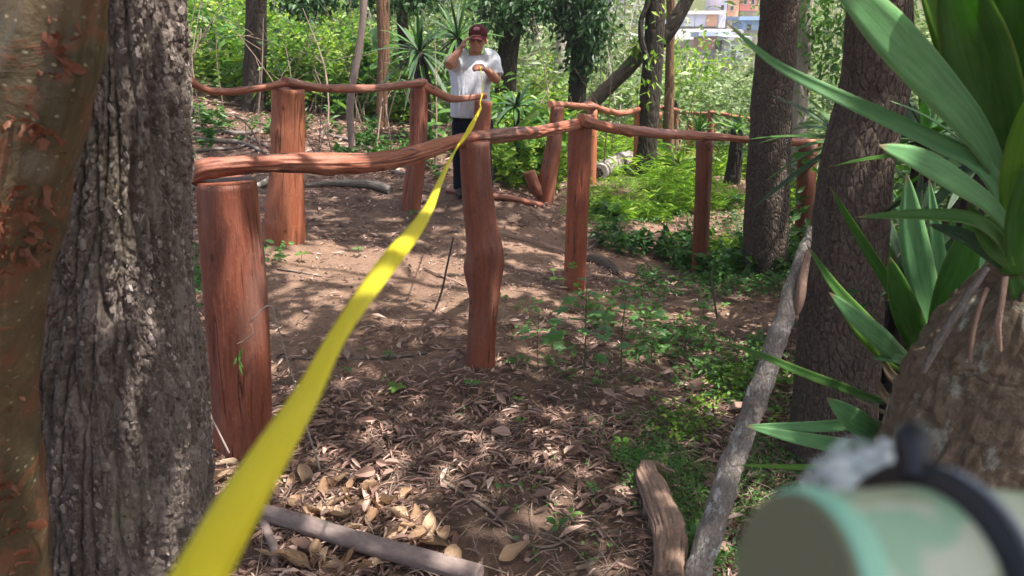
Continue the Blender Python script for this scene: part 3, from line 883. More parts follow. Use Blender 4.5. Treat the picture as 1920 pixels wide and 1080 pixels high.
def peel_tree():
    Y = 1.16
    base = on(*(P(-60, 1080, Y)[:2]))
    e = thing('peeling_tree', base, 'olive tree with orange peeling papery bark at the left edge', 'tree')
    rows = [(1110, -72, 290), (1000, -80, 290), (900, -82, 282), (750, -92, 284), (600, -90, 300), (450, -72, 312), (350, -36, 292), (260, 16, 240), (200, 50, 214), (100, 86, 188), (0, 104, 172), (-80, 114, 164)]
    p, r = px_path([(c, v, w) for v, c, w in rows], Y)
    low = np.array([[p[0][0], p[0][1], base[2] - .12], [p[0][0], p[0][1], base[2] + .15]])
    pts = np.vstack([low, p, p[-1] + [[.25, .1, 2.0]], p[-1] + [[.5, .1, 3.6]]])
    rr = np.concatenate([[r[0] * 1.3, r[0] * 1.1], r, [r[-1] * .85, r[-1] * .5]])
    def disp(loc, th, s):
        q = np.stack([np.cos(th), np.sin(th), s * 3], -1)
        pl = np.clip(fbm(q * 3.2 + 3, 8, 4) * 3, -1, 1)
        return .008 * fbm(q * 1.6, 5, 3) + .0045 * pl + .0025 * fbm(q * 14, 9, 3)
    tr = tube_obj('trunk', pts, rr, M['bark_peel'], e, n=240, seg=110, disp=disp, seed=2)
    # left limb leaving the fork
    pl, rl = px_path([(-20, 330, 210), (-46, 220, 160), (-42, 120, 124), (-20, 40, 108), (0, -80, 96)], Y + .02)
    pl = np.vstack([pl, pl[-1] + [[.05, .1, 2.2]]]); rl = np.append(rl, rl[-1] * .6)
    tube_obj('branch', pl, rl, M['bark_pale'], e, n=90, seg=44, disp=disp, seed=3)
    # loose flakes of bark
    rs = np.random.RandomState(5)
    spots = [(100, 50), (112, 62), (95, 125), (80, 135), (118, 130), (150, 180), (60, 225), (35, 232), (95, 262), (20, 360), (45, 400), (65, 420), (30, 430), (12, 390), (75, 455), (20, 470), (50, 482), (8, 500),
             (74, 580), (22, 720), (38, 745), (14, 760), (10, 890), (20, 930), (16, 970), (30, 985), (12, 1010), (26, 1040), (88, 40), (128, 108), (40, 445), (15, 345), (5, 240), (60, 470), (100, 240), (8, 420), (55, 365), (85, 385)]
    spots = spots + [(u + rs.normal(0, 14), v + rs.normal(0, 16)) for u, v in spots]
    tr_me = tr.data
    nv = len(tr_me.vertices)
    co = np.empty(nv * 3, np.float32); tr_me.vertices.foreach_get('co', co); co = co.reshape(-1, 3)
    nn = np.empty(nv * 3, np.float32); tr_me.vertices.foreach_get('normal', nn); nn = nn.reshape(-1, 3)
    rel = co - CAM
    dep = rel[:, 1] * math.cos(TH) - rel[:, 2] * math.sin(TH)
    pu = 960 + F * rel[:, 0] / dep; pv = 540 - F * (rel[:, 1] * math.sin(TH) + rel[:, 2] * math.cos(TH)) / dep
    facing = (nn * nrm(-rel)).sum(1) > .1
    # old grey scab on the bark
    c_ = co[int(np.argmin((pu - 64) ** 2 + (pv - 318) ** 2 + np.where(facing, 0, 1e9)))]
    d2 = ((co - c_) ** 2).sum(1)
    sc = np.exp(-d2 / .034 ** 2)
    co = (co + nn * (sc * (.004 + .004 * fbm(co * 120.0, 6, 3)))[:, None]).astype(np.float32)
    tr_me.vertices.foreach_set('co', co.ravel())
    at = tr_me.attributes.new('scar', 'FLOAT', 'POINT'); at.data.foreach_set('value', sc.astype(np.float32))
    big = [(rs.uniform(0, 110), rs.uniform(205, 250)) for _ in range(9)] + [(rs.uniform(0, 90), rs.uniform(340, 480)) for _ in range(20)] + [(rs.uniform(0, 40), rs.uniform(860, 1060)) for _ in range(8)] + [(rs.uniform(70, 130), rs.uniform(30, 140)) for _ in range(6)]
    for q_, (u, v) in enumerate(spots + big):
        dd = (pu - u) ** 2 + (pv - v) ** 2 + np.where(facing, 0, 1e9)
        k = int(np.argmin(dd))
        c, nv_ = co[k].astype(float), nn[k].astype(float)
        L = rs.lognormal(math.log(.0085), .45); W = L * rs.uniform(.3, .9)
        if q_ >= len(spots): L = rs.uniform(.012, .025); W = L * rs.uniform(.3, .6)
        ax = nrm(np.cross(nv_, rdir(1, rs=rs)[0]))
        m = 6
        a = np.linspace(0, 1, m)
        curl = rs.uniform(.8, 2.6)
        ctr = c + nv_ * .0015 + (a * L)[:, None] * ax + ((a ** 2) * L * curl * .6)[:, None] * nv_
        sd = np.cross(nv_, ax)
        wv = W * (.25 + .75 * np.sin(a * 2.4 + .2)) * (1 + .45 * rs.normal(size=m))
        V = np.vstack([ctr - sd * wv[:, None] * .5, ctr + nv_ * .0012, ctr + sd * wv[:, None] * .5 + nv_ * rs.uniform(-.004, .006)])
        i = np.arange(m - 1)
        Q = np.vstack([np.stack([i + o, i + 1 + o, i + 1 + o + m, i + o + m], -1) for o in (0, m)])
        link('bark_flake', mesh_np('bark_flake', V, Q, M['flake']), e)
    TREES['peel'] = (e, pts[-1] + np.array([0, 0, .6]), 2.2)
peel_tree()

tree('right', 'thick brown trunk with small corky bark plates beside the leaning lichen log',
     [(1652, -40, 112), (1648, 40, 114), (1637, 180, 122), (1608, 300, 130), (1592, 440, 136), (1576, 600, 146), (1561, 800, 152), (1557, 868, 160)], 2.9, 'bark_cork', 6.5, n=260, seg=120,
     disp=lambda loc, th, s: (lambda b: .010 * fbm(b * 5, 3, 3) + .0055 * np.clip((lambda f: f[1] - f[0])(voro(b / np.array([.020, .020, .045]), 14)) / .35, 0, 1) * (0.5 + .5 * vnoise(b * 9, 4)))(np.stack([np.cos(th) * .17, np.sin(th) * .17, s], -1)),
     crown=(0, 2.6))
tree('fence_tree', 'straight brown trunk standing in front of the fence rail end', [(1462, -40, 70), (1460, 40, 69), (1447, 200, 73), (1437, 400, 80), (1433, 518, 88)], 5.7, 'bark_cork', 7.5, n=180, seg=80,
     disp=lambda loc, th, s: (lambda b: .016 * fbm(b * 4, 5, 4) + .006 * np.clip((lambda f: f[1] - f[0])(voro(b / np.array([.03, .03, .08]), 15)) / .35, 0, 1))(np.stack([np.cos(th) * .17, np.sin(th) * .17, s], -1)), crown=(0, 2.6))
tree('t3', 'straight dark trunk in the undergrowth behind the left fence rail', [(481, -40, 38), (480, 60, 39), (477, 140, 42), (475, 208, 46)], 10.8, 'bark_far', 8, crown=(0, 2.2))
tree('t4', 'slender bent sapling between the far fence posts', [(684, -40, 13), (680, 40, 13), (670, 110, 14), (657, 190, 14), (662, 285, 13)], 9.0, 'bark_stick', 4.2, n=40, seg=12)
tree('t5', 'reddish fibrous trunk left of the dark spiky yucca', [(717, -40, 25), (719, 40, 24), (720, 110, 22), (714, 238, 24)], 10.5, 'bark_red', 7, crown=(0, 1.6))
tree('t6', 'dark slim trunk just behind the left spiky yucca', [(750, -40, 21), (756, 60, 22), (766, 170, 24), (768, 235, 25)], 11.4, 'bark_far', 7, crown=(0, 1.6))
tree('t7', 'thin dark trunk on the sunlit slope right of the straight trunk', [(528, -40, 9), (531, 40, 9), (530, 74, 10)], 17.5, 'bark_far', 7, n=30, seg=12)
tree('t7b', 'thin pale trunk on the sunlit slope beside the dark pair', [(538, -40, 7), (539, 40, 7), (540, 78, 7)], 17.2, 'bark_pale', 7, n=30, seg=12)
tree('t7c', 'thin dark trunk touching the thin pale trunk on its right', [(545, -40, 10), (545, 40, 10), (546, 80, 11)], 17.4, 'bark_far', 7, n=30, seg=12)
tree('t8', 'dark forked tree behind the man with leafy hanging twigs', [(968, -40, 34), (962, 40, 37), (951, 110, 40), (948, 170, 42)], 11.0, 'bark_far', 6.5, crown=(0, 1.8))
tree('t8b', 'faint grey trunk on the slope behind the small distant fence', [(1016, -40, 19), (1008, 60, 20), (1001, 150, 22)], 21, 'bark_pale', 9, n=30, seg=14)
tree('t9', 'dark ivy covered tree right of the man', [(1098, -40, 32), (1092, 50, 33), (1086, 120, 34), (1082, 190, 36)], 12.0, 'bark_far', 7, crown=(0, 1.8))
tree('t9b', 'pale trunk half hidden left of the ivy covered tree', [(1058, -40, 20), (1054, 60, 21), (1048, 150, 24)], 16, 'bark_pale', 8, n=30, seg=14)
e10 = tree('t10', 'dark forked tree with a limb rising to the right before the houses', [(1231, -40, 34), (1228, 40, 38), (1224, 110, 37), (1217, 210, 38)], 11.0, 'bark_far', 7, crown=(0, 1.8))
px_tube('branch', [(1238, 84, 22), (1256, 58, 27), (1275, 25, 26), (1300, -25, 24), (1330, -90, 20)], 11.05, M['bark_far'], e10, n=30, seg=16, disp=trunk_disp(.02, 8))
px_tube('branch', [(1216, 120, 10), (1202, 70, 11), (1203, 38, 10), (1215, 5, 10), (1212, -50, 9)], 10.9, M['bark_far'], e10, n=30, seg=12, disp=trunk_disp(.012, 9))
tree('t10b', 'narrow red-brown trunk right behind the dark forked tree', [(1258, -40, 16), (1258, 40, 17), (1256, 110, 18), (1254, 215, 20)], 12.6, 'bark_red', 7, n=40, seg=16)
tree('t12', 'grey trunk seen behind the trunk at the rail end', [(1513, -40, 26), (1507, 60, 27), (1500, 180, 30), (1494, 300, 32)], 9.0, 'bark_pale', 7, crown=(0, 1.6))
tree('t14', 'brown trunk half hidden behind the big yucca leaves at right', [(1850, -50, 50), (1842, 40, 50), (1826, 250, 54), (1795, 450, 58), (1770, 620, 62)], 3.9, 'bark_cork', 6.5, crown=(0, 1.6))

lean = thing('leaning_tree', G1(1135, 205), 'cut leaning trunk propped against the dark forked tree', 'tree')
px_tube('trunk', [(1098, 205, 24), (1135, 170, 26), (1170, 136, 27), (1206, 96, 27)], 11.3, M['bark_cork'], lean, n=40, seg=20, disp=trunk_disp(.02, 17))

# ------------------------------------------------------------------ unseen canopy, its leaves thinned to shape shade and sun patches
def proj0(p):
    """where a point's sun ray meets the plane z = 0"""
    p = np.asarray(p, float)
    return p[..., :2] - SUN_DIR[:2] / SUN_DIR[2] * p[..., 2:3]

GAPS = []          # openings shaped in the leaf roof to put sun where wanted: (centre in the z = 0 plane, radii, strength)
def gap(pt, r, s=1.0):
    GAPS.append((proj0(pt), r if hasattr(r, '__len__') else (r, r), s))
GS = 1.6
for (u, v, rx, ry, s) in ((640, 500, .42, .20, 1), (760, 490, .45, .22, 1), (840, 540, .42, .20, .95), (590, 470, .28, .16, .9), (960, 455, .32, .12, 1), (1060, 480, .30, .10, .9),
                          (1190, 600, .45, .12, .95), (1310, 600, .32, .10, .8), (1290, 430, .5, .12, .85), (1390, 420, .35, .16, .8), (1420, 690, .14, .10, .8), (1340, 740, .16, .08, .8),
                          (640, 940, .20, .12, .9), (760, 980, .14, .09, .8), (560, 1060, .10, .06, .7), (930, 870, .12, .06, .7), (1080, 900, .10, .05, .7), (1250, 640, .25, .05, .6), (1080, 590, .25, .08, .5), (560, 540, .3, .1, .6), (970, 1040, .06, .04, .8), (1200, 760, .10, .05, .6),
                          (700, 570, .4, .1, .7), (1310, 780, .12, .06, .6), (1010, 620, .12, .05, .5)):
    gap(G1(u, v), (rx * GS, ry * GS), s)
for (u, v, Y, r, s) in ((650, 290, 3.2, .16, .9), (590, 290, 3.1, .10, .8), (430, 296, 2.9, .09, .8), (930, 250, 3.9, .12, .8), (470, 360, 2.85, .06, .8), (540, 230, 5.4, .22, .7), (535, 420, 5.4, .16, .6), (440, 165, 5.1, .18, .8),
                        (700, 160, 6.2, .2, .7), (905, 110, 7.3, .22, .6), (860, 180, 7.0, .2, .7), (1105, 250, 9, .3, .8), (1040, 240, 5, .12, .6), (1450, 260, 5.6, .12, .6), (240, 430, 1.55, .05, .8), (300, 120, 1.55, .05, .8), (250, 250, 1.55, .06, .6), (290, 600, 1.6, .05, .5), (325, 90, 1.58, .04, .7), (335, 500, 1.56, .04, .7), (320, 860, 1.55, .04, .6), (60, 60, 1.06, .06, .7), (60, 420, 1.05, .05, .7),
                        (1690, 100, 1.05, .22, 1), (1790, 60, 1.05, .20, 1), (1890, 150, 1.05, .15, 1), (1900, 260, 1.05, .10, .9), (1560, 120, 1.2, .16, .8), (1700, 300, 1.1, .14, 1), (1600, 590, 1.45, .14, 1), (1740, 450, 1.5, .14, .9), (1550, 790, 1.4, .08, .9), (1780, 700, 1.15, .03, .5),
                        (1640, 420, 2.75, .06, .5), (1590, 200, 2.75, .06, .5), (1450, 640, 2.5, .06, .7), (1410, 760, 2.4, .06, .8), (1330, 1000, 2.2, .05, .8), (1240, 960, 2.3, .07, .6)):
    gap(P(u, v, Y), r, s)

def sunlit(q):
    """share of sun wanted at plane point q: gaps, stray flecks, and open country beyond the clearing"""
    m = np.zeros(len(q))
    wob = np.stack([vnoise(np.column_stack([q * 5, 0 * q[:, 0]]), 71), vnoise(np.column_stack([q * 5, 0 * q[:, 0] + 5]), 72)], -1) * .07
    p = q + wob
    for c, r, s in GAPS:
        d = ((p[:, 0] - c[0]) / r[0]) ** 2 + ((p[:, 1] - c[1]) / r[1]) ** 2
        m = np.maximum(m, s * np.clip(1.9 - 1.5 * d, 0, 1))
    n = fbm(np.column_stack([q * 3.2, 0 * q[:, 0]]), 33, 3)
    m = np.maximum(m, np.clip((n - .40) * 7, 0, .75))
    n2 = fbm(np.column_stack([q * .9, 0 * q[:, 0]]), 35, 3)
    edge = 8.0 + .25 * np.sin(q[:, 0] * 1.3)
    m = np.maximum(m, np.clip((q[:, 1] - edge) / .8, 0, 1) * np.clip(.80 + 1.8 * n2, 0, 1))
    m = np.maximum(m, np.clip((q[:, 1] - 6.6) / .8, 0, 1) * np.clip(q[:, 0] - 1.1, 0, 1) * np.clip(.9 + 1.8 * n2, 0, 1))
    return m

def build_canopy():
    rs = np.random.RandomState(12)
    N = 29000
    z = rs.uniform(4.2, 7.6, N)
    # spread over the shaded area, moved up-sun by the height
    gx = rs.uniform(-6.2, 6.4, N); gy = rs.uniform(-2.2, 9.2, N)
    c = np.column_stack([gx, gy, np.zeros(N)]) + (SUN_DIR / SUN_DIR[2])[None] * z[:, None]
    keep = rs.rand(N) > sunlit(np.column_stack([gx, gy])) * 1.02
    c = c[keep]
    keys = [k for k in TREES if TREES[k][1] is not None]
    ctr = np.array([TREES[k][1] for k in keys])
    d = np.linalg.norm(c[:, None, :2] - ctr[None, :, :2], axis=2) / np.array([TREES[k][2] for k in keys])[None]
    own = np.argmin(d, 1)
    for i, k in enumerate(keys):
        cc = c[own == i]
        n = len(cc)
        if n < 50: 
            e, ct, R = TREES[k]
            cc = ct + rdir(400, rs=rs) * (R * rs.rand(400, 1) ** .4) * np.array([1, 1, .6]); n = 400
            q = proj0(cc); cc = cc[rs.rand(n) > sunlit(q)]; n = len(cc)
        if n == 0: continue
        D = rdir(n, -.7, .3, rs); Nn = nrm(rdir(n, .2, 1, rs))
        V, Fs = leaves(cc, D, Nn, rs.uniform(.18, .30, n), rs.uniform(.10, .16, n), LEAF if False else DIAMOND)
        link('crown', mesh_np('crown', V, Fs, M['green_canopy'], False), TREES[k][0])
build_canopy()

def foliage(parent, name, pts, spread, n, size, mat, seed, droop=.6, wid=.42, tpl=DIAMOND):
    """leaf mass round a set of points"""
    rs = np.random.RandomState(seed)
    pts = np.asarray(pts, float)
    k = rs.randint(0, len(pts), n)
    c = pts[k] + rs.normal(0, 1, (n, 3)) * np.asarray(spread)
    D = rdir(n, -1, .5, rs) - np.array([0, 0, droop])
    V, Fs = leaves(c, D, rdir(n, .1, 1, rs), rs.uniform(.7, 1.2, n) * size, rs.uniform(.7, 1.2, n) * size * wid, tpl)
    return link(name, mesh_np(name, V, Fs, mat, False), parent)

# ivy and low hanging foliage that shows along the top of the picture
foliage(TREES['t9'][0], 'ivy', [P(1096, y, 11.9) for y in range(-40, 118, 12)], (.13, .16, .12), 1500, .13, M['green_dark'], 3)
foliage(TREES['t9'][0], 'crown', [P(u, y, 11.9) for u, y in ((1060, 5), (1075, 25), (1110, 20), (1040, -10), (1025, 10), (1090, 50), (1108, 70))], (.14, .2, .14), 1300, .14, M['green_dark'], 4)
foliage(TREES['t8'][0], 'crown', [P(u, y, 10.8) for u, y in ((925, -5), (940, 20), (975, 0), (930, 40), (1000, -5), (985, 30), (915, 15))], (.13, .2, .12), 900, .13, M['green_dark'], 5)
foliage(TREES['t6'][0], 'crown', [P(u, y, 11) for u, y in ((740, -10), (770, -5), (800, -12), (690, -15))], (.2, .25, .12), 700, .14, M['green_dark'], 6)
foliage(TREES['t3'][0], 'crown', [P(u, y, 11) for u, y in ((560, -8), (590, 2), (610, -5), (540, -15), (575, 10))], (.12, .25, .08), 500, .13, M['green_dark'], 7)
foliage(TREES['t10'][0], 'vine_leaves', [P(u, y, 10.7) for u, y in ((1225, 60), (1222, 100), (1215, 130), (1210, 150), (1222, 180), (1190, 170), (1245, 20))], (.07, .05, .12), 60, .12, M['green_bright'], 8)
foliage(TREES['t12'][0], 'crown', [P(u, y, 8.8) for u, y in ((1540, 60), (1560, 30), (1545, 90), (1575, 120), (1530, 10))], (.22, .3, .2), 450, .12, M['green_mid'], 9)
foliage(lean, 'shoot_leaves', [P(1194, 92, 11.2)], (.05, .05, .07), 40, .16, M['green_bright'], 10)

# ------------------------------------------------------------------ undergrowth masses
def undergrowth(name, label, spots, n, mat, seed, hlo, hhi, size, wid=.45, tpl=DIAMOND, per=22, lean_=.25, gap_noise=0.0, keepout=None, far_view=False):
    """leafy stems standing on the ground in the given world rectangles (x0, x1, y0, y1, weight, height factor)"""
    rs = np.random.RandomState(seed)
    w = np.array([s[4] for s in spots], float); w /= w.sum()
    k = rs.choice(len(spots), n, p=w)
    sp = np.array([s[:4] for s in spots], float)[k]
    hf = np.array([s[5] if len(s) > 5 else 1.0 for s in spots])[k]
    x = sp[:, 0] + (sp[:, 1] - sp[:, 0]) * rs.rand(n); y = sp[:, 2] + (sp[:, 3] - sp[:, 2]) * rs.rand(n)
    cl = fbm(np.column_stack([x * .8, y * .8, 0 * x]), seed, 3)
    keep = cl > gap_noise - .45
    if keepout is not None: keep &= ~keepout(x, y)
    x, y, hf, cl = x[keep], y[keep], hf[keep], cl[keep]
    n = len(x)
    h = rs.uniform(hlo, hhi, n) * hf * np.clip(1 + 1.0 * cl, .35, 1.7)
    z = ground(x, y)
    if far_view:     # the slope drops away towards the houses: plants there stay low
        w_ = (x / y > .19) & (x / y < .345) & (y < 61)
        h = np.where(w_, np.minimum(h, 1.6 - .062 * y - z), h)
        ok = h > .25
        x, y, z, h = x[ok], y[ok], z[ok], h[ok]
        n = len(x)
    ln = rs.normal(0, lean_, (n, 2))
    t = rs.rand(n, per) ** .7
    C = np.stack([x[:, None] + ln[:, :1] * t * h[:, None], y[:, None] + ln[:, 1:] * t * h[:, None], z[:, None] + t * h[:, None]], -1)
    C = C + rs.normal(0, .05, C.shape) * h[:, None, None]
    C = C.reshape(-1, 3)
    m = len(C)
    sz = size * np.repeat(np.clip(rs.lognormal(0, .38, n), .5, 1.55), per) * rs.uniform(.6, 1.2, m)
    V, Fs = leaves(C, rdir(m, -.5, .6, rs), rdir(m, .35, 1, rs), sz, sz * wid * rs.uniform(.7, 1.2, m), tpl)
    o = link(name, mesh_np(name, V, Fs, mat, False))
    return tag(o, label, 'undergrowth', kind='stuff')

CLEARS = {}
def clear(x, y):
    """no tall plants where the man stands, on the track, or on the fence line"""
    c = np.hypot(x + .34, y - 7.35) < .45
    for (u, v, r) in ((1020, 395, .42), (1015, 415, .5), (1030, 380, .4), (1140, 375, .55), (1150, 330, .4), (1135, 350, .5), (1195, 335, .35), (900, 385, .4), (1060, 400, .4), (1237, 275, .5), (1268, 275, .6), (1293, 295, .6), (1293, 310, .6), (1331, 295, .6), (1331, 315, .5), (1195, 345, .4), (1110, 360, .4)):
        g = CLEARS.setdefault((u, v), G1(u, v))
        c = c | (np.hypot(x - g[0], y - g[1]) < r)
    return c | (pathmask(x, y) > .5)

undergrowth('undergrowth', 'sunlit yellow-green leafy undergrowth on the slope behind the far fence at left',
            [(-7.0, -1.0, 11.2, 17.5, 3, 1.0), (-7.5, -3.6, 10.6, 12.5, .8, .7), (-3.4, -1.2, 11.0, 12.5, .7, .7)], 1000, M['green_bright'], 101, .4, 1.1, .105, gap_noise=.24, keepout=clear)
undergrowth('undergrowth', 'bright leafy undergrowth right of the man behind the far fence',
            [(.1, 1.1, 8.6, 11.5, 2.4, 1.0), (-.3, .9, 7.9, 9.2, 1.4, .8), (.2, 1.0, 9.5, 14, 1, 1.0), (.0, .6, 8.0, 9.2, .8, 1.25)], 760, M['green_bright'], 102, .4, .95, .095, gap_noise=.05, keepout=clear)
undergrowth('undergrowth', 'mid green herbs in the shade under the left trees',
            [(-5.0, -1.0, 7.6, 10.0, 2, .6), (-2.2, -.6, 7.2, 9.5, 1.2, .7), (-3.6, -2.0, 6.2, 7.6, .5, .45)], 300, M['green_mid'], 103, .12, .36, .085, gap_noise=.42, keepout=clear)
undergrowth('grass', 'bright sunlit grass and low weeds along the track right of the far posts',
            [(1.0, 3.2, 8.0, 12.5, 3, 1.0), (2.2, 4.4, 9, 16, 2, .75), (.9, 1.9, 7.0, 8.4, .6, .6), (1.6, 2.6, 6.6, 8, .6, .5)], 2300, M['grass'], 104, .10, .34, .13, wid=.13, per=14, gap_noise=.0, keepout=clear)
undergrowth('undergrowth', 'shaded green weeds round the trunk at the rail end',
            [(1.5, 2.9, 5.4, 7.2, 2, .7), (2.2, 4.6, 4.2, 6.5, 2, 1.0), (.6, 1.5, 6.5, 7.9, 1, .6), (1.9, 3.2, 7.0, 8.5, 1, .7)], 620, M['green_mid'], 105, .10, .34, .085, gap_noise=.22, keepout=clear)
undergrowth('undergrowth', 'green scrub filling the valley below the houses',
            [(2, 12, 14, 24, 2, 1), (-2, 4, 13, 22, 1.2, 1), (4, 18, 22, 40, 2, 1.5)], 1700, M['green_far'], 106, .7, 1.7, .18, gap_noise=.05, per=20, far_view=True)
undergrowth('undergrowth', 'dark leafy shrubs behind the big yucca at the right edge',
            [(2.3, 5.0, 3.6, 6.0, 1, 1.2), (1.9, 3.2, 3.3, 4.6, .6, .8)], 320, M['green_mid'], 107, .4, 1.3, .11, gap_noise=.1)
undergrowth('woodland', 'hazy woodland on the slopes beyond the clearing',
            [(-30, -3, 22, 48, 2, 1), (-6, 8, 24, 44, 1.5, .9), (-40, 70, 84, 125, 4.5, 1.5), (2, 16, 40, 56, 1, .8), (16, 60, 30, 56, 1.6, 1)], 1900, M['green_far'], 108, 2.0, 5.0, .30, gap_noise=-.2, per=90, lean_=.3, far_view=True)

undergrowth('undergrowth', 'tall leafy thicket beyond the trunks at the right edge',
            [(3.6, 8, 8.5, 14, 2, 1), (5, 14, 12, 24, 2, 1.2)], 520, M['green_far'], 109, 1.5, 4.2, .13, gap_noise=-.2, per=60, lean_=.3, far_view=True)
def bare_stems(name, label, rects, n, seed, hlo, hhi, mat):
    rs = np.random.RandomState(seed)
    mb = MB()
    for _ in range(n):
        x0, x1, y0, y1 = rects[rs.randint(len(rects))]
        b = on(rs.uniform(x0, x1), rs.uniform(y0, y1), -.03)
        if clear(b[:1], b[1:2])[0]: continue
        h = rs.uniform(hlo, hhi)
        d = np.array([rs.normal(0, .3), rs.normal(0, .3), 1.0])
        r = rs.uniform(.004, .012)
        mb.add(*tube([b, b + d * h * .5 + rs.normal(0, .06, 3), b + d * h + rs.normal(0, .10, 3)], [r, r * .8, r * .3], n=8, seg=6, cap=False, seed=rs.rand() * 9))
        for _k in range(rs.randint(0, 3)):
            q = b + d * h * rs.uniform(.4, .8)
            mb.add(*tube([q, q + rs.normal(0, .12, 3) + [0, 0, .1], q + rs.normal(0, .2, 3) + [0, 0, .22]], [r * .6, r * .5, r * .2], n=6, seg=5, cap=False, seed=rs.rand() * 9))
    tag(mb.build(name, mat), label, 'stems', kind='stuff')
undergrowth('undergrowth', 'darker mixed shrubs between the bright plants on the left slope',
            [(-7.0, -1.0, 11.0, 17.5, 3, 1.0), (-3.4, -1.0, 10.6, 12.5, .7, .7)], 420, M['green_mid'], 114, .4, 1.2, .12, gap_noise=.15, keepout=clear)
undergrowth('undergrowth', 'big leaved plants standing among the sunlit undergrowth',
            [(-6.5, -1.2, 11.0, 15.5, 3, 1.0), (.2, .95, 8.3, 11.5, .7, .8), (-1.0, .2, 8.4, 10, .6, .7)], 230, M['green_mid2'], 112, .5, 1.2, .19, wid=.5, tpl=LEAF, per=11, gap_noise=.1, keepout=clear)
undergrowth('tall_grass', 'long arching grass blades in the sunlit undergrowth',
            [(-6.5, -1.2, 10.8, 15.5, 3, 1.0), (.2, 1.0, 8.4, 12, 1, .8), (1.0, 4.2, 8.6, 14, 1.6, .38)], 420, M['green_bright'], 113, .35, .8, .36, wid=.045, tpl=LEAF, per=10, lean_=.1, gap_noise=.0, keepout=clear)
bare_stems('bare_stems', 'thin bare stems and dead sticks standing in the sunlit undergrowth', [(-6.5, -1.2, 9.2, 16), (-4.5, -.8, 8, 11), (.1, 2.4, 8.3, 12)], 130, 110, .5, 1.7, M['twig'])
bare_stems('bare_stems', 'pale leafless saplings and sticks in the valley below the houses', [(2, 9, 14, 26), (1, 5, 12, 20), (5, 13, 26, 42)], 120, 111, 1.0, 3.2, M['bark_pale'])

# ------------------------------------------------------------------ individual trees and scrub in the distance
def small_tree(label, u, v, Y, h, rad, mat, seed, n=700, size=.22, tmat='bark_pale', name='tree', trunk=.05, group=None):
    b = P(u, v, Y); b = on(b[0], b[1])
    e = thing(name, b, label, 'tree' if name == 'tree' else 'shrub', group)
    rs = np.random.RandomState(seed)
    top = b + np.array([rs.normal(0, .15), 0, h])
    tube_obj('trunk', [b - [0, 0, .2], (b + top) / 2 + rs.normal(0, .08, 3), top], [trunk, trunk * .7, trunk * .2], M[tmat], e, n=16, seg=8)
    cl = [b + np.array([0, 0, h * rs.uniform(.45, 1.0)]) + rdir(1, rs=rs)[0] * rad * rs.uniform(.3, .9) for _ in range(9)]
    for c in cl[:5]:
        tube_obj('branch', [b + np.array([0, 0, h * .35]), (b + c) / 2 + np.array([0, 0, h * .3]), c], [trunk * .45, trunk * .3, trunk * .1], M[tmat], e, n=10, seg=6, cap=False)
    foliage(e, 'crown', cl, rad * .30, n, size, M[mat], seed + 1, .2)
    return e
for a in (('round green tree below the pink house', 1310, 175, 24, 3.0, 1.3, 'green_far', 201, 1100),
          ('pale dry thorn tree left of the dark forked tree', 1165, 165, 22, 4.6, 1.7, 'green_pale', 202, 800),
          ('pale green tree at the foot of the slope beside the trunk at the rail end', 1400, 190, 30, 4.2, 2.0, 'green_far', 203, 1200),
          ('bare looking grey scrub tree under the red houses', 1375, 165, 34, 4.2, 1.8, 'green_pale', 204, 500),
          ('olive tree between the ivy covered tree and the leaning trunk', 1135, 150, 17, 3.2, 1.3, 'green_far', 205, 800),
          ('yellow-green shrub beyond the fence under the dark forked tree', 1290, 215, 16, 1.9, .9, 'green_bright', 206, 700),
          ('light green tree filling the gap behind the man', 1000, 160, 19, 4.4, 1.6, 'green_far', 207, 1000),
          ('pale tree right of the grey trunk near the top', 1560, 150, 16, 4.5, 1.5, 'green_pale', 208, 700),
          ('green tree high behind the yucca blades at right', 1660, 150, 13, 4.5, 1.5, 'green_far', 209, 700),
          ('leafy tree up the left slope behind the straight trunk', 620, 90, 19, 4.6, 1.6, 'green_far', 210, 800),
          ('light leafy tree behind the bent sapling', 690, 110, 17, 4.2, 1.4, 'green_bright', 211, 700),
          ('young tree at the left beside the furrowed trunk', 390, 90, 15, 3.4, 1.1, 'green_mid', 212, 600),
          ('leafy tree behind the two dark yuccas', 830, 120, 16, 4.2, 1.6, 'green_far', 213, 900),
          ('grey-green tree left of the orange house', 1262, 120, 44, 4.6, 2.2, 'green_far', 214, 800),
          ('round bush right of the red house', 1420, 110, 50, 5.0, 2.4, 'green_far', 215, 700)):
    small_tree(*a[:7], a[7], a[8], .24 if a[3] > 20 else .17)

# ------------------------------------------------------------------ houses on the far hillside
def m_wall(name, col, sc=.6):
    t = NT(name)
    o = t.loc(attr='obj')
    c = t.mix(t.ramp(t.noise(o, sc, 5, .65), [(.35, 0), (.7, .6)]), col, tuple(x * .72 for x in col))
    return t.bsdf(c, .85, .2)
for k, c in (('w_white', (.78, .75, .77)), ('w_pink', (.74, .58, .57)), ('w_lav', (.60, .59, .70)), ('w_orange', (.76, .40, .24)), ('w_red', (.70, .24, .20)), ('w_blue', (.36, .44, .64)), ('w_grey', (.38, .37, .42)),
             ('w_brick', (.42, .17, .12)), ('w_tin', (.64, .66, .73)), ('w_bluetin', (.36, .42, .58)), ('w_dark', (.045, .045, .05)), ('w_tarp', (.24, .36, .62)), ('w_found', (.26, .22, .19))):
    M[k] = m_wall('house_' + k[2:], c)  # most walls paled towards lavender, distance haze put into the paint

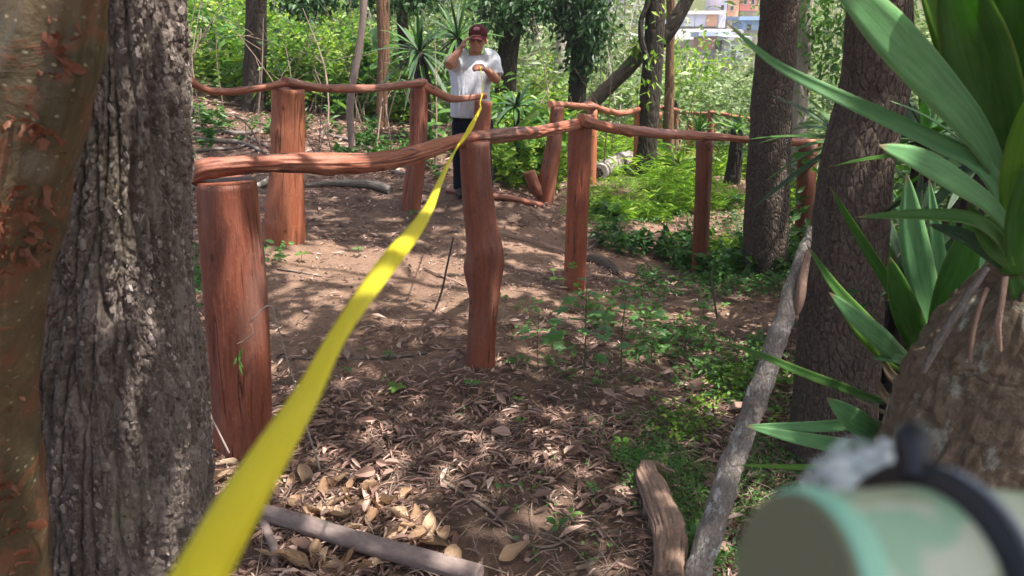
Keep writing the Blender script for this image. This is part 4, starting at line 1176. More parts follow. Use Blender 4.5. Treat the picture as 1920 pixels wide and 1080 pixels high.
def house(label, u0, u1, v0, v1, Y, depth, wall, roofm, windows=(), roof_h=.25, over=.4, door=None, panels=0, pmat=None, slope=.0):
    a, b = P(u0, v1, Y), P(u1, v0, Y)
    x0, x1, z0, z1 = a[0], b[0], a[2], b[2]
    gz = float(ground(np.array([(x0 + x1) / 2]), np.array([Y]))[0])
    e = thing('house', ((x0 + x1) / 2, Y + depth / 2, z0), label, 'house')
    box(MB(), ((x0 + x1) / 2, Y + depth / 2, (z0 + z1) / 2), (x1 - x0, depth, z1 - z0)).build('wall', M[wall], e, False)
    if gz - .5 < z0 - .1: box(MB(), ((x0 + x1) / 2, Y + depth / 2 + .03, (gz - .5 + z0) / 2), (x1 - x0 - .1, depth, z0 - gz + .5)).build('foundation', M['w_found'], e, False)
    mb = MB()
    w = (x1 - x0) / 2 + over
    cx = (x0 + x1) / 2
    v = np.array([(cx - w, Y - over, z1 + .01), (cx + w, Y - over, z1 + .01), (cx + w, Y + depth + over, z1 + slope + .01), (cx - w, Y + depth + over, z1 + slope + .01)])
    v = np.vstack([v, v + [0, 0, roof_h]])
    mb.add(v, np.array([(0, 3, 2, 1), (4, 5, 6, 7), (0, 1, 5, 4), (1, 2, 6, 5), (2, 3, 7, 6), (3, 0, 4, 7)]))
    mb.build('roof', M[roofm], e, False)
    for (a0, a1, b0, b1) in windows:
        p0, p1 = P(a0, b1, Y), P(a1, b0, Y)
        fr = box(MB(), ((p0[0] + p1[0]) / 2, Y - .03, (p0[2] + p1[2]) / 2), (p1[0] - p0[0], .10, p1[2] - p0[2])).build('window', M['w_white'], e, False)
        box(MB(), ((p0[0] + p1[0]) / 2, Y - .07, (p0[2] + p1[2]) / 2), ((p1[0] - p0[0]) * .8, .06, (p1[2] - p0[2]) * .8)).build('pane', M['w_dark'], fr, False)
    if door:
        a0, a1, b0, b1 = door
        p0, p1 = P(a0, b1, Y), P(a1, b0, Y)
        box(MB(), ((p0[0] + p1[0]) / 2, Y - .04, (p0[2] + p1[2]) / 2), (p1[0] - p0[0], .12, p1[2] - p0[2])).build('door', M['w_dark'], e, False)
    for k in range(panels):
        wd = (x1 - x0) / panels
        box(MB(), (x0 + (k + .5) * wd, Y - .05, (z0 + z1) / 2), (wd * .93, .12 + .03 * (k % 2), (z1 - z0) * .94)).build('panel', M[(pmat or ['w_tin'])[k % len(pmat or [1])]], e, False)
    return e
house('long low house with pale lavender panels and pinkish roof on the far hillside', 1150, 1346, 27, 50, 62, 7, 'w_white', 'w_pink', panels=9, pmat=['w_tin', 'w_lav', 'w_tin', 'w_white', 'w_tin', 'w_lav', 'w_tin', 'w_lav', 'w_orange'])
house('tall narrow blue-grey house between the pink roof and orange house', 1346, 1365, -12, 52, 66, 5, 'w_lav', 'w_tin', windows=((1350, 1358, 8, 20),))
house('bright orange house on the far hillside', 1363, 1388, -14, 33, 68, 6, 'w_orange', 'w_red', windows=((1368, 1376, 10, 20),))
house('bright red house at the top right of the hillside', 1387, 1424, -20, 20, 70, 6, 'w_red', 'w_tin', windows=((1393, 1401, -2, 9), (1407, 1415, -2, 9)))
house('low house with light blue tin roof and red brick wall below the long house', 1312, 1366, 68, 92, 57, 2.2, 'w_brick', 'w_bluetin', door=(1340, 1352, 78, 92), roof_h=.3, over=.2, slope=-.1)
house('small grey block house with dark doorway below the red houses', 1366, 1396, 76, 110, 55, 4, 'w_lav', 'w_grey', door=(1370, 1380, 90, 110))
house('pale lavender house roofs at the top left of the dark forked tree', 1140, 1208, -4, 20, 74, 6, 'w_lav', 'w_tin', windows=((1160, 1168, 4, 13), (1180, 1188, 4, 13)))
house('blue tarpaulin covered shed under the red house', 1392, 1424, 38, 56, 60, 3, 'w_tarp', 'w_tarp', door=(1400, 1408, 46, 56))
wl = P(1140, 64, 60); wr = P(1395, 54, 60)
rw = box(MB(), ((wl[0] + wr[0]) / 2, 60.2, (wl[2] + wr[2]) / 2 - .2), (wr[0] - wl[0], .4, abs(wr[2] - wl[2]) + .35)).build('retaining_wall', M['w_white'], None, False)
tag(rw, 'long white retaining wall below the lavender panelled house', 'wall')

# ------------------------------------------------------------------ yuccas
def blade(name, path, width, mat, parent, fold=.25, roll=0.0, n=22, base_w=.55, peak=.45, up=None, thick=.0012, bow=0.0):
    """long pointed leaf: V-folded strip with real thickness along a 3D path"""
    path = spline(np.asarray(path, float), n)
    T = nrm(np.gradient(path, axis=0))
    s = np.linspace(0, 1, n)
    w = np.where(s < peak, base_w + (1 - base_w) * np.sin(s / peak * math.pi / 2), np.cos((s - peak) / (1 - peak) * math.pi / 2) ** .75) * width
    w = np.maximum(w, width * .02)
    up = np.array([0, -.55, .85]) if up is None else np.asarray(up, float)
    S = nrm(np.cross(T, np.broadcast_to(up, T.shape)))
    N = np.cross(S, T)
    cr, sr = math.cos(roll), math.sin(roll)
    S, N = S * cr + N * sr, N * cr - S * sr
    cols = np.array([-1, -.5, 0, .5, 1.0])
    lift = np.abs(cols) ** 1.3 * fold
    top = path[:, None] + (w[:, None] * .5 * cols[None])[..., None] * S[:, None] + (w[:, None] * .5 * lift[None])[..., None] * N[:, None]
    bot = top - N[:, None] * thick
    k = len(cols)
    V = np.concatenate([top.reshape(-1, 3), bot.reshape(-1, 3)])
    loc = np.stack([np.broadcast_to(cols, (n, k)), np.repeat(s[:, None], k, 1), np.zeros((n, k)) + random.random() * 5], -1).reshape(-1, 3)
    loc = np.concatenate([loc, loc])
    i = np.arange(n - 1)[:, None] * k; j = np.arange(k - 1)[None]
    q = np.stack([i + j, i + j + 1, i + k + j + 1, i + k + j], -1).reshape(-1, 4)
    m = n * k
    q2 = q[:, ::-1] + m
    i1 = np.arange(n - 1) * k
    e1 = np.stack([i1, i1 + k, i1 + k + m, i1 + m], -1)
    i2 = i1 + k - 1
    e2 = np.stack([i2, i2 + m, i2 + k + m, i2 + k], -1)
    return link(name, mesh_np(name, V, np.vstack([q, q2, e1, e2]), mat, True, loc), parent)

def px_blade(parent, pts, Ys, w, mat, **kw):
    """pts from base to tip in pixels"""
    Ys = np.interp(np.linspace(0, 1, len(pts)), np.linspace(0, 1, len(np.atleast_1d(Ys))), np.atleast_1d(Ys))
    p = np.array([P(u, v, y) for (u, v), y in zip(pts, Ys)])
    m = mpp(pts[len(pts) // 2][1], float(np.mean(Ys)))
    fc = nrm(CAM - p[len(p) // 2]) + np.array([0, 0, .35])
    kw.setdefault('up', fc)
    return blade('leaf', p, w * m, M[mat], parent, **kw)

def rosette(parent, c, n, L, W, mats, seed, el=(-.5, 1.2), droop=.5, name='leaf', nseg=12):
    rs = np.random.RandomState(seed)
    for k in range(n):
        a = k * 2.399 + rs.normal(0, .2)
        e = el[0] + (el[1] - el[0]) * (k + .5) / n + rs.normal(0, .1)
        d = np.array([math.cos(a) * math.cos(e), math.sin(a) * math.cos(e), math.sin(e)])
        l = L * rs.uniform(.75, 1.15)
        t = np.linspace(0, 1, 5)[:, None]
        p = c + d * t * l - np.array([0, 0, 1]) * (t ** 2) * l * droop * rs.uniform(.3, 1.1) * max(.15, math.cos(e))
        blade(name, p, W * rs.uniform(.8, 1.2), M[mats[k % len(mats)]], parent, n=nseg, up=(0, -.3, 1))

# big foreground yucca, upper head
yA = thing('yucca', on(*(P(1790, 1000, 1.25)[:2])), 'large yucca with swollen trunk and broad green leaves in the right foreground', 'yucca')
pA, rA = px_path([(1755, 1090, 262), (1776, 980, 268), (1806, 850, 284), (1850, 760, 298), (1892, 670, 290), (1920, 590, 236), (1932, 530, 160), (1936, 480, 110)], [1.26, 1.26, 1.26, 1.26, 1.26, 1.25, 1.25, 1.24])
pA = np.vstack([[pA[0] + np.array([-.02, 0, -.35])], pA]); rA = np.concatenate([[rA[0] * 1.05], rA])
def ydisp(loc, th, s):
    b = np.stack([np.cos(th) * .14, np.sin(th) * .14, s], -1)
    f1, f2, cid = voro((b + .012 * fbm(b * 9, 4, 2)[..., None]) / np.array([.020, .020, .055]), 41)
    return .016 * fbm(b * 9, 6, 4) + .009 * np.clip((f2 - f1) / .4, 0, 1) * (.4 + cid) + .004 * fbm(b * 55, 9, 3)
tube_obj('trunk', pA, rA, M['bark_yucca'], yA, n=260, seg=170, disp=ydisp, seed=5)
px_tube('bark_strip', [(1850, 500, 12), (1800, 575, 16), (1755, 650, 16), (1730, 700, 10)], [1.14, 1.13, 1.135, 1.14], M['bark_log'], yA, n=40, seg=10, disp=wood_disp(.004, 5))
px_tube('bark_strip', [(1885, 520, 14), (1880, 560, 12), (1872, 610, 14), (1876, 660, 8)], [1.12, 1.105, 1.10, 1.10], M['driftwood'], yA, n=30, seg=10, disp=wood_disp(.003, 6))
px_tube('bark_strip', [(1850, 540, 9), (1835, 580, 10), (1822, 640, 9), (1818, 680, 5)], [1.125, 1.115, 1.11, 1.115], M['driftwood'], yA, n=30, seg=10, disp=wood_disp(.003, 7))
# head core of leaf bases
px_tube('leaf_base', [(1915, 500, 70), (1905, 440, 84), (1900, 370, 76), (1898, 300, 56), (1897, 240, 36)], 1.2, M['blade'], yA, n=30, seg=24, disp=trunk_disp(.006, 4))
px_blade(yA, [(1885, 345), (1830, 248), (1760, 165), (1690, 88), (1615, 8), (1540, -70)], [1.17, 1.10, 1.0], 82, 'blade_blue', fold=.12, peak=.62, base_w=.35)
px_blade(yA, [(1896, 380), (1874, 250), (1838, 120), (1802, 0), (1775, -110)], [1.18, 1.12, 1.05], 118, 'blade', fold=.55, peak=.55, base_w=.35, roll=.25)
px_blade(yA, [(1892, 390), (1840, 215), (1780, 80), (1716, -70)], [1.21, 1.16, 1.09], 84, 'blade_lit', fold=.3, roll=-.3, peak=.55)
px_blade(yA, [(1898, 330), (1890, 200), (1872, 60), (1850, -90)], [1.22, 1.2, 1.15], 72, 'blade', fold=.3, peak=.5)
px_blade(yA, [(1902, 320), (1905, 180), (1902, 40), (1895, -110)], [1.17, 1.12, 1.05], 80, 'blade', fold=.3, peak=.5, roll=.2)
px_blade(yA, [(1900, 310), (1890, 160), (1888, 20), (1890, -90)], [1.2, 1.16, 1.1], 40, 'blade_lit', fold=.3, peak=.5)
px_blade(yA, [(1912, 330), (1930, 200), (1945, 60), (1960, -60)], [1.2, 1.17, 1.1], 80, 'blade', fold=.3)
px_blade(yA, [(1898, 450), (1878, 372), (1840, 312), (1760, 270), (1660, 222), (1560, 176), (1450, 118), (1362, 42)], [1.17, 1.16, 1.17, 1.2, 1.22], 34, 'blade_blue', fold=.4, peak=.3, base_w=.6)
px_blade(yA, [(1892, 430), (1860, 388), (1800, 345), (1725, 300), (1648, 272)], [1.14, 1.1, 1.07], 46, 'blade_blue', fold=.1, peak=.68, base_w=.4)
px_blade(yA, [(1895, 500), (1870, 446), (1820, 412), (1740, 404), (1605, 407)], [1.15, 1.12, 1.1], 26, 'blade', fold=.5, peak=.45)
px_blade(yA, [(1896, 470), (1896, 330), (1925, 215), (1975, 110)], [1.16, 1.08, 1.0], 40, 'blade_lit', fold=.2, base_w=.25)
px_blade(yA, [(1902, 480), (1906, 420), (1925, 350), (1985, 230)], [1.12, 1.10, 1.06], 42, 'blade', fold=.3, base_w=.8)
px_blade(yA, [(1890, 490), (1868, 470), (1846, 436), (1815, 380)], [1.16, 1.14, 1.14], 34, 'blade', fold=.2, base_w=.9)
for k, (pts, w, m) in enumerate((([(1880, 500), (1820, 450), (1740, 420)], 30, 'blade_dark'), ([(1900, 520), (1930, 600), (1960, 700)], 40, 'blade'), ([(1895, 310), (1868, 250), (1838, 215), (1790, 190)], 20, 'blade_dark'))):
    px_blade(yA, pts, [1.2, 1.2], w, m)

# lower rosette growing from the side of the same clump
yB = thing('yucca', on(*(P(1735, 720, 1.62)[:2])), 'smaller yucca rosette of upright and drooping blades left of the swollen trunk', 'yucca')
tube_obj('trunk', [on(*(P(1750, 760, 1.62)[:2]), -.1), P(1765, 900, 1.62), P(1735, 720, 1.6)], [.05, .045, .04], M['bark_yucca'], yB, n=40, seg=20, disp=trunk_disp(.008, 4))
for pts, Ys, w, m, kw in (
        ([(1752, 665), (1735, 560), (1712, 440), (1700, 325)], [1.55, 1.6, 1.62], 64, 'blade_blue', dict(fold=.15, peak=.5)),
        ([(1758, 640), (1762, 540), (1752, 420), (1742, 335)], [1.6, 1.65, 1.68], 34, 'blade_blue', dict(fold=.3)),
        ([(1755, 650), (1785, 560), (1812, 470), (1832, 385)], [1.52, 1.5, 1.5], 78, 'blade', dict(fold=.35, peak=.45, roll=.2)),
        ([(1750, 690), (1722, 640), (1690, 560), (1668, 482)], [1.5, 1.46, 1.45], 62, 'blade', dict(fold=.15, peak=.5)),
        ([(1760, 650), (1800, 590), (1840, 500), (1862, 400)], [1.62, 1.7, 1.75], 60, 'blade_blue', dict(fold=.2)),
        ([(1740, 690), (1705, 600), (1660, 520), (1610, 440), (1556, 350)], [1.55, 1.58, 1.6], 26, 'blade', dict(fold=.5, roll=.5)),
        ([(1735, 705), (1680, 655), (1620, 600), (1565, 540), (1512, 458)], [1.5, 1.45, 1.45], 30, 'blade', dict(fold=.5, peak=.5, roll=-.3)),
        ([(1738, 702), (1690, 672), (1640, 625), (1600, 592), (1555, 548)], [1.46, 1.4, 1.38], 48, 'blade_blue', dict(fold=.1, peak=.5)),
        ([(1730, 708), (1668, 668), (1610, 612), (1572, 570)], [1.52, 1.5, 1.48], 44, 'blade_lit', dict(fold=.1, peak=.5)),
        ([(1712, 755), (1650, 752), (1580, 728), (1500, 698), (1430, 668), (1352, 640)], [1.5, 1.45, 1.42], 22, 'blade', dict(fold=.6)),
        ([(1690, 838), (1640, 815), (1600, 786), (1550, 746)], [1.42, 1.38, 1.36], 56, 'blade_blue', dict(fold=.15, peak=.55, roll=.25)),
        ([(1690, 800), (1610, 796), (1520, 800), (1395, 798)], [1.45, 1.4, 1.38], 26, 'blade_blue', dict(fold=.3, roll=.3)),
        ([(1680, 838), (1600, 838), (1500, 822), (1400, 800)], [1.42, 1.37, 1.36], 34, 'blade_blue', dict(fold=.2, roll=.2)),
        ([(1700, 880), (1620, 872), (1530, 876), (1380, 872)], [1.42, 1.4, 1.4], 14, 'blade_lit', dict(fold=.4)),
        ([(1720, 830), (1640, 860), (1560, 910), (1480, 960)], [1.5, 1.5, 1.5], 30, 'blade_dark', dict(fold=.3)),
        ([(1725, 690), (1700, 680), (1670, 672), (1636, 672)], [1.44, 1.42, 1.4], 24, 'blade_blue', dict(fold=.2)),
        ([(1745, 780), (1700, 770), (1660, 745), (1640, 700)], [1.5, 1.48, 1.47], 24, 'blade_dead', dict(fold=.3)),
        ([(1735, 760), (1700, 730), (1668, 700), (1650, 660)], [1.52, 1.5, 1.5], 26, 'blade_dead', dict(fold=.3)),
        ([(1730, 790), (1690, 785), (1650, 770), (1600, 745)], [1.46, 1.42, 1.4], 10, 'blade_dead', dict(fold=.3)),
        ([(1890, 1010), (1905, 960), (1925, 900)], [1.45, 1.45], 60, 'blade', dict(fold=.2))):
    px_blade(yB, pts, Ys, w * .84, m, **kw)

def yucca(label, u, v, Y, hpx_base, n, L, W, mats, seed, el=(-.6, 1.3), droop=.5, tr=.05, tmat='bark_far'):
    c = P(u, v, Y)
    b = on(c[0], c[1])
    e = thing('yucca', b, label, 'yucca')
    if c[2] - b[2] > .08:
        tube_obj('trunk', [b - [0, 0, .1], (b + c) / 2 + [.02, 0, 0], c], [tr * 1.2, tr, tr * .8], M[tmat], e, n=20, seg=14, disp=trunk_disp(.012, seed))
    rosette(e, c, n, L, W, mats, seed, el, droop)
    return e
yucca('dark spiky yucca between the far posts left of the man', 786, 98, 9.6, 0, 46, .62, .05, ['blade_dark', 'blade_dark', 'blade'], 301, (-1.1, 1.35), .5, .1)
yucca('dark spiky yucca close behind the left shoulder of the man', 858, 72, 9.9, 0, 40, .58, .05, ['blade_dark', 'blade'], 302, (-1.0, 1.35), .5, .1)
yucca('spiky yucca poking out left from behind the corky trunk', 1585, 262, 4.3, 0, 34, .52, .032, ['blade', 'blade_dark', 'blade'], 303, (-.75, 1.1), .35, .05)
yucca('yucca rosette right behind the corky trunk under the long pale leaf', 1735, 262, 3.3, 0, 30, .46, .05, ['blade', 'blade_dark', 'blade_blue'], 304, (-.6, 1.3), .4, .05)
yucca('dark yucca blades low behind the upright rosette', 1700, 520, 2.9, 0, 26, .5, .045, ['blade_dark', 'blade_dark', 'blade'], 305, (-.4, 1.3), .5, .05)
yucca('yucca behind the big leaves near the right edge', 1840, 300, 2.6, 0, 26, .42, .04, ['blade', 'blade_dark', 'blade_blue'], 306, (-.6, 1.3), .4, .05)
yucca('small yucca on the track verge left of the trunk at the rail end', 1381, 243, 9.6, 0, 26, .30, .03, ['blade', 'blade_lit'], 307, (-.4, 1.35), .4, .09)
yucca('tiny yucca beyond the wavy far rail', 1268, 190, 14.6, 0, 16, .38, .045, ['blade', 'blade_lit'], 308, (.0, 1.4), .3, .06)
yucca('low yucca shoots beside the small far posts', 1310, 246, 12.0, 0, 16, .40, .04, ['blade', 'blade_lit'], 309, (.2, 1.4), .3, .05)
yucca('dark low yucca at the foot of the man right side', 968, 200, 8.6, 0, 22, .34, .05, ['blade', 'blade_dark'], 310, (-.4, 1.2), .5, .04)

# ------------------------------------------------------------------ logs and branches lying about
lg = thing('lichen_log', G1(1305, 1080), 'grey lichen spotted dead pole leaning against the corky trunk', 'log')
pts = [(1519, 424, 8), (1512, 452, 18), (1497, 505, 26), (1478, 575, 33), (1455, 640, 36), (1432, 710, 38), (1400, 800, 41), (1368, 880, 44), (1340, 975, 47), (1312, 1060, 49), (1296, 1110, 50)]
yy = np.interp([q[1] for q in pts], [424, 1110], [2.70, 2.05])
p, r = px_path(pts, yy)
tube_obj('trunk', p, r, M['bark_log'], lg, n=170, seg=48, disp=lambda loc, th, s: (lambda b: .009 * fbm(b * 22, 3, 5) + .002 * np.clip((lambda f: f[1] - f[0])(voro(b / np.array([.016, .016, .03]), 4)) / .35, 0, 1) - .010 * np.clip(vnoise(b * 6, 5) - .45, 0, 1))(np.stack([np.cos(th) * .05, np.sin(th) * .05, s], -1)))
px_tube('broken_splinter', [(1517, 470, 10), (1505, 520, 16), (1498, 570, 14), (1494, 590, 5)], [2.60, 2.56, 2.53, 2.52], M['driftwood'], lg, n=20, seg=10, disp=wood_disp(.004, 2))

dw = thing('driftwood', G1(1240, 990), 'bare twisted brown root lying left of the lichen pole', 'log')
def gtube(parent, name, pts, mat, lift=.6, **kw):
    """pixel polyline (u, v, width) lying on the ground"""
    g = G([q[0] for q in pts], [q[1] for q in pts])
    r = np.array([q[2] * .5 * mpp(q[1], gg[1]) for q, gg in zip(pts, g)])
    g[:, 2] += r * lift
    return tube_obj(name, g, r, M[mat], parent, **kw)
gtube(dw, 'trunk', [(1208, 886, 30), (1212, 912, 44), (1228, 945, 54), (1242, 985, 64), (1254, 1030, 64), (1256, 1070, 60), (1252, 1110, 58)], 'driftwood', .75, n=140, seg=72,
      disp=lambda loc, th, s: .018 * fbm(np.stack([np.cos(th) * 1.5, np.sin(th) * 1.5, s * 7], -1), 14, 4) - .010 * np.clip(1 - np.abs(fbm(np.stack([np.cos(th) * 2.2, np.sin(th) * 2.2, s * 1.6], -1), 19, 2)) * 9, 0, 1))
gtube(dw, 'branch', [(1206, 892, 26), (1226, 886, 28), (1250, 894, 24), (1266, 900, 20)], 'driftwood', .9, n=30, seg=20, disp=wood_disp(.008, 7))
gtube(dw, 'knot', [(1222, 948, 26), (1214, 962, 22), (1209, 974, 12)], 'deadwood', 1.0, n=14, seg=14, disp=wood_disp(.006, 8))

st = thing('fallen_stick', G1(640, 1020), 'smooth grey fallen branch crossing the litter at the bottom', 'branch')
gtube(st, 'branch', [(452, 966, 30), (520, 984, 33), (600, 1010, 36), (700, 1042, 38), (790, 1066, 38), (900, 1098, 38)], 'bark_stick', 1.2, n=90, seg=28, disp=wood_disp(.0035, 3, ((.3, 1.2, .02, .006), (.75, 1.0, .02, .005))))
gtube(st, 'twig', [(494, 985, 20), (505, 1012, 19), (516, 1040, 18), (514, 1066, 15)], 'bark_stick', .8, n=24, seg=14, disp=wood_disp(.002, 4))

def lying(label, pts, mat, cat='branch', name='fallen_branch', lift=.7, amp=.006, seed=1, n=40, seg=12, group=None):
    g = G1(pts[0][0], pts[0][1])
    e = thing(name, g, label, cat, group)
    gtube(e, 'branch', pts, mat, lift, n=n, seg=seg, disp=wood_disp(amp, seed))
    return e
lying('red-brown fallen rail lying across the clearing behind the crooked post', [(838, 362, 9), (880, 370, 10), (940, 376, 12), (1016, 390, 11)], 'rail', 'log', 'fallen_rail', 1.0, seed=61)
lying('brown log lying behind the wide orange post', [(572, 352, 9), (620, 349, 13), (670, 352, 17), (706, 356, 19), (732, 364, 16)], 'deadwood', 'log', 'fallen_log', .9, seed=62)
lying('pale root ridge running along the dirt towards the third post', [(935, 438, 10), (985, 452, 12), (1040, 468, 12), (1090, 486, 13), (1130, 498, 16)], 'driftwood', 'root', 'tree_root', .1, seed=63)
lying('short mossy root stump right of the third post', [(1096, 488, 22), (1120, 494, 30), (1145, 506, 26), (1156, 516, 12)], 'bark_cork', 'root', 'root_stump', .05, amp=.02, seed=64)
hl = lying('short hollow cut log in the weeds beyond the third post', [(1122, 338, 34), (1136, 330, 38), (1160, 318, 36), (1178, 308, 30)], 'bark_log', 'log', 'hollow_log', .8, seed=65, n=30, seg=24)
hp = G([1119, 1124], [339, 336]); hp[:, 2] += .10
tube_obj('hollow', [hp[0] - (hp[1] - hp[0]) * .02, hp[1]], [.072, .074], M['bark_far'], hl, n=4, seg=20)  # solid dark disc paints the shade inside the log's open end
BR = [([(340, 236, 8), (390, 248, 9), (440, 254, 10), (505, 244, 8)], 'deadwood', 'long grey dead branch on the ground left of the wide orange post'),
      ([(340, 262, 10), (400, 268, 11), (440, 270, 10), (500, 290, 6)], 'deadwood', 'dead branch bending down behind the front rail at left'),
      ([(342, 292, 7), (380, 285, 7), (430, 282, 6), (480, 262, 4)], 'deadwood', 'thin dead branch crossing above the front rail at left'),
      ([(345, 360, 9), (370, 352, 9), (372, 340, 7)], 'deadwood', 'bent dead stick between the furrowed trunk and front post'),
      ([(340, 414, 13), (360, 416, 13), (384, 418, 12)], 'bark_stick', 'smooth grey stick end showing beside the front post'),
      ([(480, 355, 10), (500, 346, 12), (520, 330, 8)], 'bark_pale', 'pale short branch between front post and wide orange post'),
      ([(400, 208, 5), (440, 222, 6), (500, 236, 4)], 'twig', 'thin light stick below the straight dark trunk'),
      ([(588, 210, 5), (620, 206, 9), (650, 214, 6)], 'deadwood', 'grey log piece in the herbs behind the left far rail'),
      ([(690, 260, 6), (730, 268, 7), (770, 262, 5)], 'deadwood', 'dark branch lying left of the second far post'),
      ([(735, 325, 7), (755, 330, 9), (800, 335, 5)], 'deadwood', 'dark stick at the foot of the second far post'),
      ([(345, 10, 6), (400, 22, 8), (460, 30, 5)], 'deadwood', 'fallen trunk high on the left slope'),
      ([(352, 318, 6), (400, 305, 7), (470, 300, 5)], 'deadwood', 'dark dead branch just above the left end of front rail'),
      ([(420, 232, 5), (470, 262, 7), (510, 282, 5)], 'deadwood', 'slanting dead branch beside the wide orange post'),
      ([(590, 250, 5), (640, 262, 7), (700, 282, 5)], 'deadwood', 'grey dead branch on the slope between the far posts'),
      ([(600, 300, 5), (660, 305, 7), (740, 296, 5)], 'twig', 'light brown branch on the slope below the bent sapling'),
      ([(365, 205, 5), (410, 195, 6), (455, 200, 4)], 'twig', 'light dead stick left of the straight dark trunk foot'),
      ([(520, 505, 4), (560, 512, 5), (605, 520, 3)], 'twig', 'short dark twig on the bright dirt below the wide orange post'),
      ([(795, 505, 4), (830, 520, 6), (870, 538, 4)], 'driftwood', 'reddish stick lying on the sunlit dirt left of the crooked post'),
      ([(520, 672, 5), (600, 674, 5), (740, 672, 6), (800, 664, 4)], 'deadwood', 'thin vine stem lying across the dirt behind the tape'),
      ([(830, 905, 7), (880, 935, 8), (930, 970, 7), (960, 1000, 5)], 'twig', 'brown twig running down through the litter at bottom centre'),
      ([(1010, 920, 7), (1040, 945, 8), (1075, 975, 7)], 'twig', 'short twig in the litter left of the driftwood'),
      ([(940, 1000, 6), (985, 1022, 7), (1020, 1028, 7), (1075, 1008, 4)], 'twig', 'curved twig near the bottom centre'),
      ([(1080, 1070, 9), (1110, 1058, 10), (1132, 1040, 9)], 'twig', 'bent cut twig at the bottom beside the driftwood'),
      ([(1140, 960, 4), (1145, 925, 4), (1170, 915, 4), (1195, 920, 3)], 'twig', 'looping thin vine just left of the driftwood'),
      ([(700, 850, 5), (760, 870, 6), (850, 880, 4)], 'twig', 'straight twig across the litter below the crooked post'),
      ([(1100, 470, 4), (1150, 450, 5), (1200, 455, 4)], 'deadwood', 'thin root on the track between third and fourth post'),
      ([(1185, 455, 5), (1260, 470, 6), (1310, 480, 4)], 'deadwood', 'dark root on the track before the fourth post')]
for k, (pts, m, lab) in enumerate(BR):
    lying(lab, pts, m, 'twig' if max(q[2] for q in pts) < 8 else 'branch', 'fallen_twig' if max(q[2] for q in pts) < 8 else 'fallen_branch', .9, .003, 80 + k, 30, 8)

# upright dry stems
def stem3(label, pts, Y, mat, name='dry_weed', cat='dry weed'):
    e = thing(name, G1(pts[-1][0], pts[-1][1]), label, cat)
    px_tube('stem', pts, Y, M[mat], e, n=30, seg=8)
    return e
s1 = stem3('pale dry stem arching down beside the front post', [(470, 605, 2), (488, 582, 2), (504, 572, 2.5), (520, 610, 3), (540, 680, 3.2), (556, 730, 3.5), (575, 800, 4), (600, 880, 4.5)], [2.68, 2.7, 2.72, 2.72, 2.72, 2.7, 2.68, 2.66], 'bark_pale')
px_tube('stem', [(470, 605, 2), (474, 624, 3), (462, 636, 3.5), (444, 646, 2.5)], [2.68, 2.67, 2.67, 2.67], M['driftwood'], s1, n=16, seg=8)
rs = np.random.RandomState(3)
c = np.array([P(449 + rs.normal(0, 3), 648 + 7 * k, 2.66) for k in range(7)])
V, Fs = leaves(c, np.column_stack([rs.normal(0, .25, 7), rs.normal(0, .2, 7), -np.ones(7)]), rdir(7, -.2, .3, rs), .035, .012, LEAF)
link('leaf', mesh_np('leaf', V, Fs, M['weed'], False), s1)
stem3('dark thin stick standing upright in the dirt left of the crooked post', [(850, 445, 3), (838, 500, 4), (822, 565, 4), (816, 580, 4)], [3.95, 4.2, 4.42, 4.45], 'deadwood')
stem3('thin dark bare stem before the trunk at the rail end', [(1333, 510, 4), (1338, 555, 4), (1345, 598, 4)], [4.3, 4.35, 4.4], 'deadwood')
stem3('grey thin root rising beside the furrowed trunk', [(372, 720, 3), (390, 770, 3.5), (410, 810, 4), (430, 850, 4)], [2.7, 2.68, 2.66, 2.62], 'bark_stick')

# ------------------------------------------------------------------ litter
def litter(name, label, n, urange, vrange, size, wid, mat, seed, bare=.75, tpl=LEAF, lift=.006):
    rs = np.random.RandomState(seed)
    x = rs.uniform(*urange, n); y = rs.uniform(*vrange, n)
    keep = rs.rand(n) > np.clip(pathmask(x, y), 0, 1) * bare
    cl = fbm(np.column_stack([x * 1.7, y * 1.7, 0 * x]), seed, 3)
    keep &= rs.rand(n) < np.clip(.75 + 1.2 * cl, .12, 1)
    x, y = x[keep], y[keep]
    n = len(x)
    C = np.column_stack([x, y, ground(x, y) + rs.uniform(0, lift * 3, n) + lift])
    D = rdir(n, -.12, .20, rs); N = rdir(n, .55, 1, rs)
    L = size * np.clip(rs.lognormal(0, .5, n), .25, 2.4)
    V, Fs = leaves(C, D, N, L, L * wid * rs.uniform(.6, 1.4, n), tpl)
    o = link(name, mesh_np(name, V, Fs, M[mat], False))
    return tag(o, label, 'litter', kind='stuff')
litter('leaf_litter', 'brown strip-like dead leaves covering the near ground', 46000, (-2.0, 2.2), (1.5, 4.2), .040, .17, 'litter', 401, .72, LEAF)
litter('leaf_litter', 'smaller dead leaves scattered round the fences and track', 22000, (-4.2, 4.4), (4.0, 9.0), .046, .22, 'litter', 402, .62, DIAMOND)
litter('leaf_litter', 'dead leaves on the open slope behind the far fence at left', 9000, (-6.0, -.2), (8.0, 12.0), .075, .24, 'litter', 407, .3, DIAMOND)
litter('leaf_litter', 'dead leaves to the sides of the near ground', 9000, (-4.5, 4.5), (-1.0, 4.0), .06, .25, 'litter', 403, .5, DIAMOND)
CURL = (np.array([(0, 0, .0), (.2, -.42, .16), (.5, -.5, .20), (.8, -.3, .12), (1, 0, .10), (.8, .3, .16), (.5, .5, .24), (.2, .42, .16), (.25, 0, 0), (.55, 0, -.02), (.8, 0, .02)]),
        [np.array([(1, 2, 9, 8), (2, 3, 10, 9), (8, 9, 6, 7), (9, 10, 5, 6)]), np.array([(0, 1, 8), (3, 4, 10), (10, 4, 5), (8, 7, 0)])])
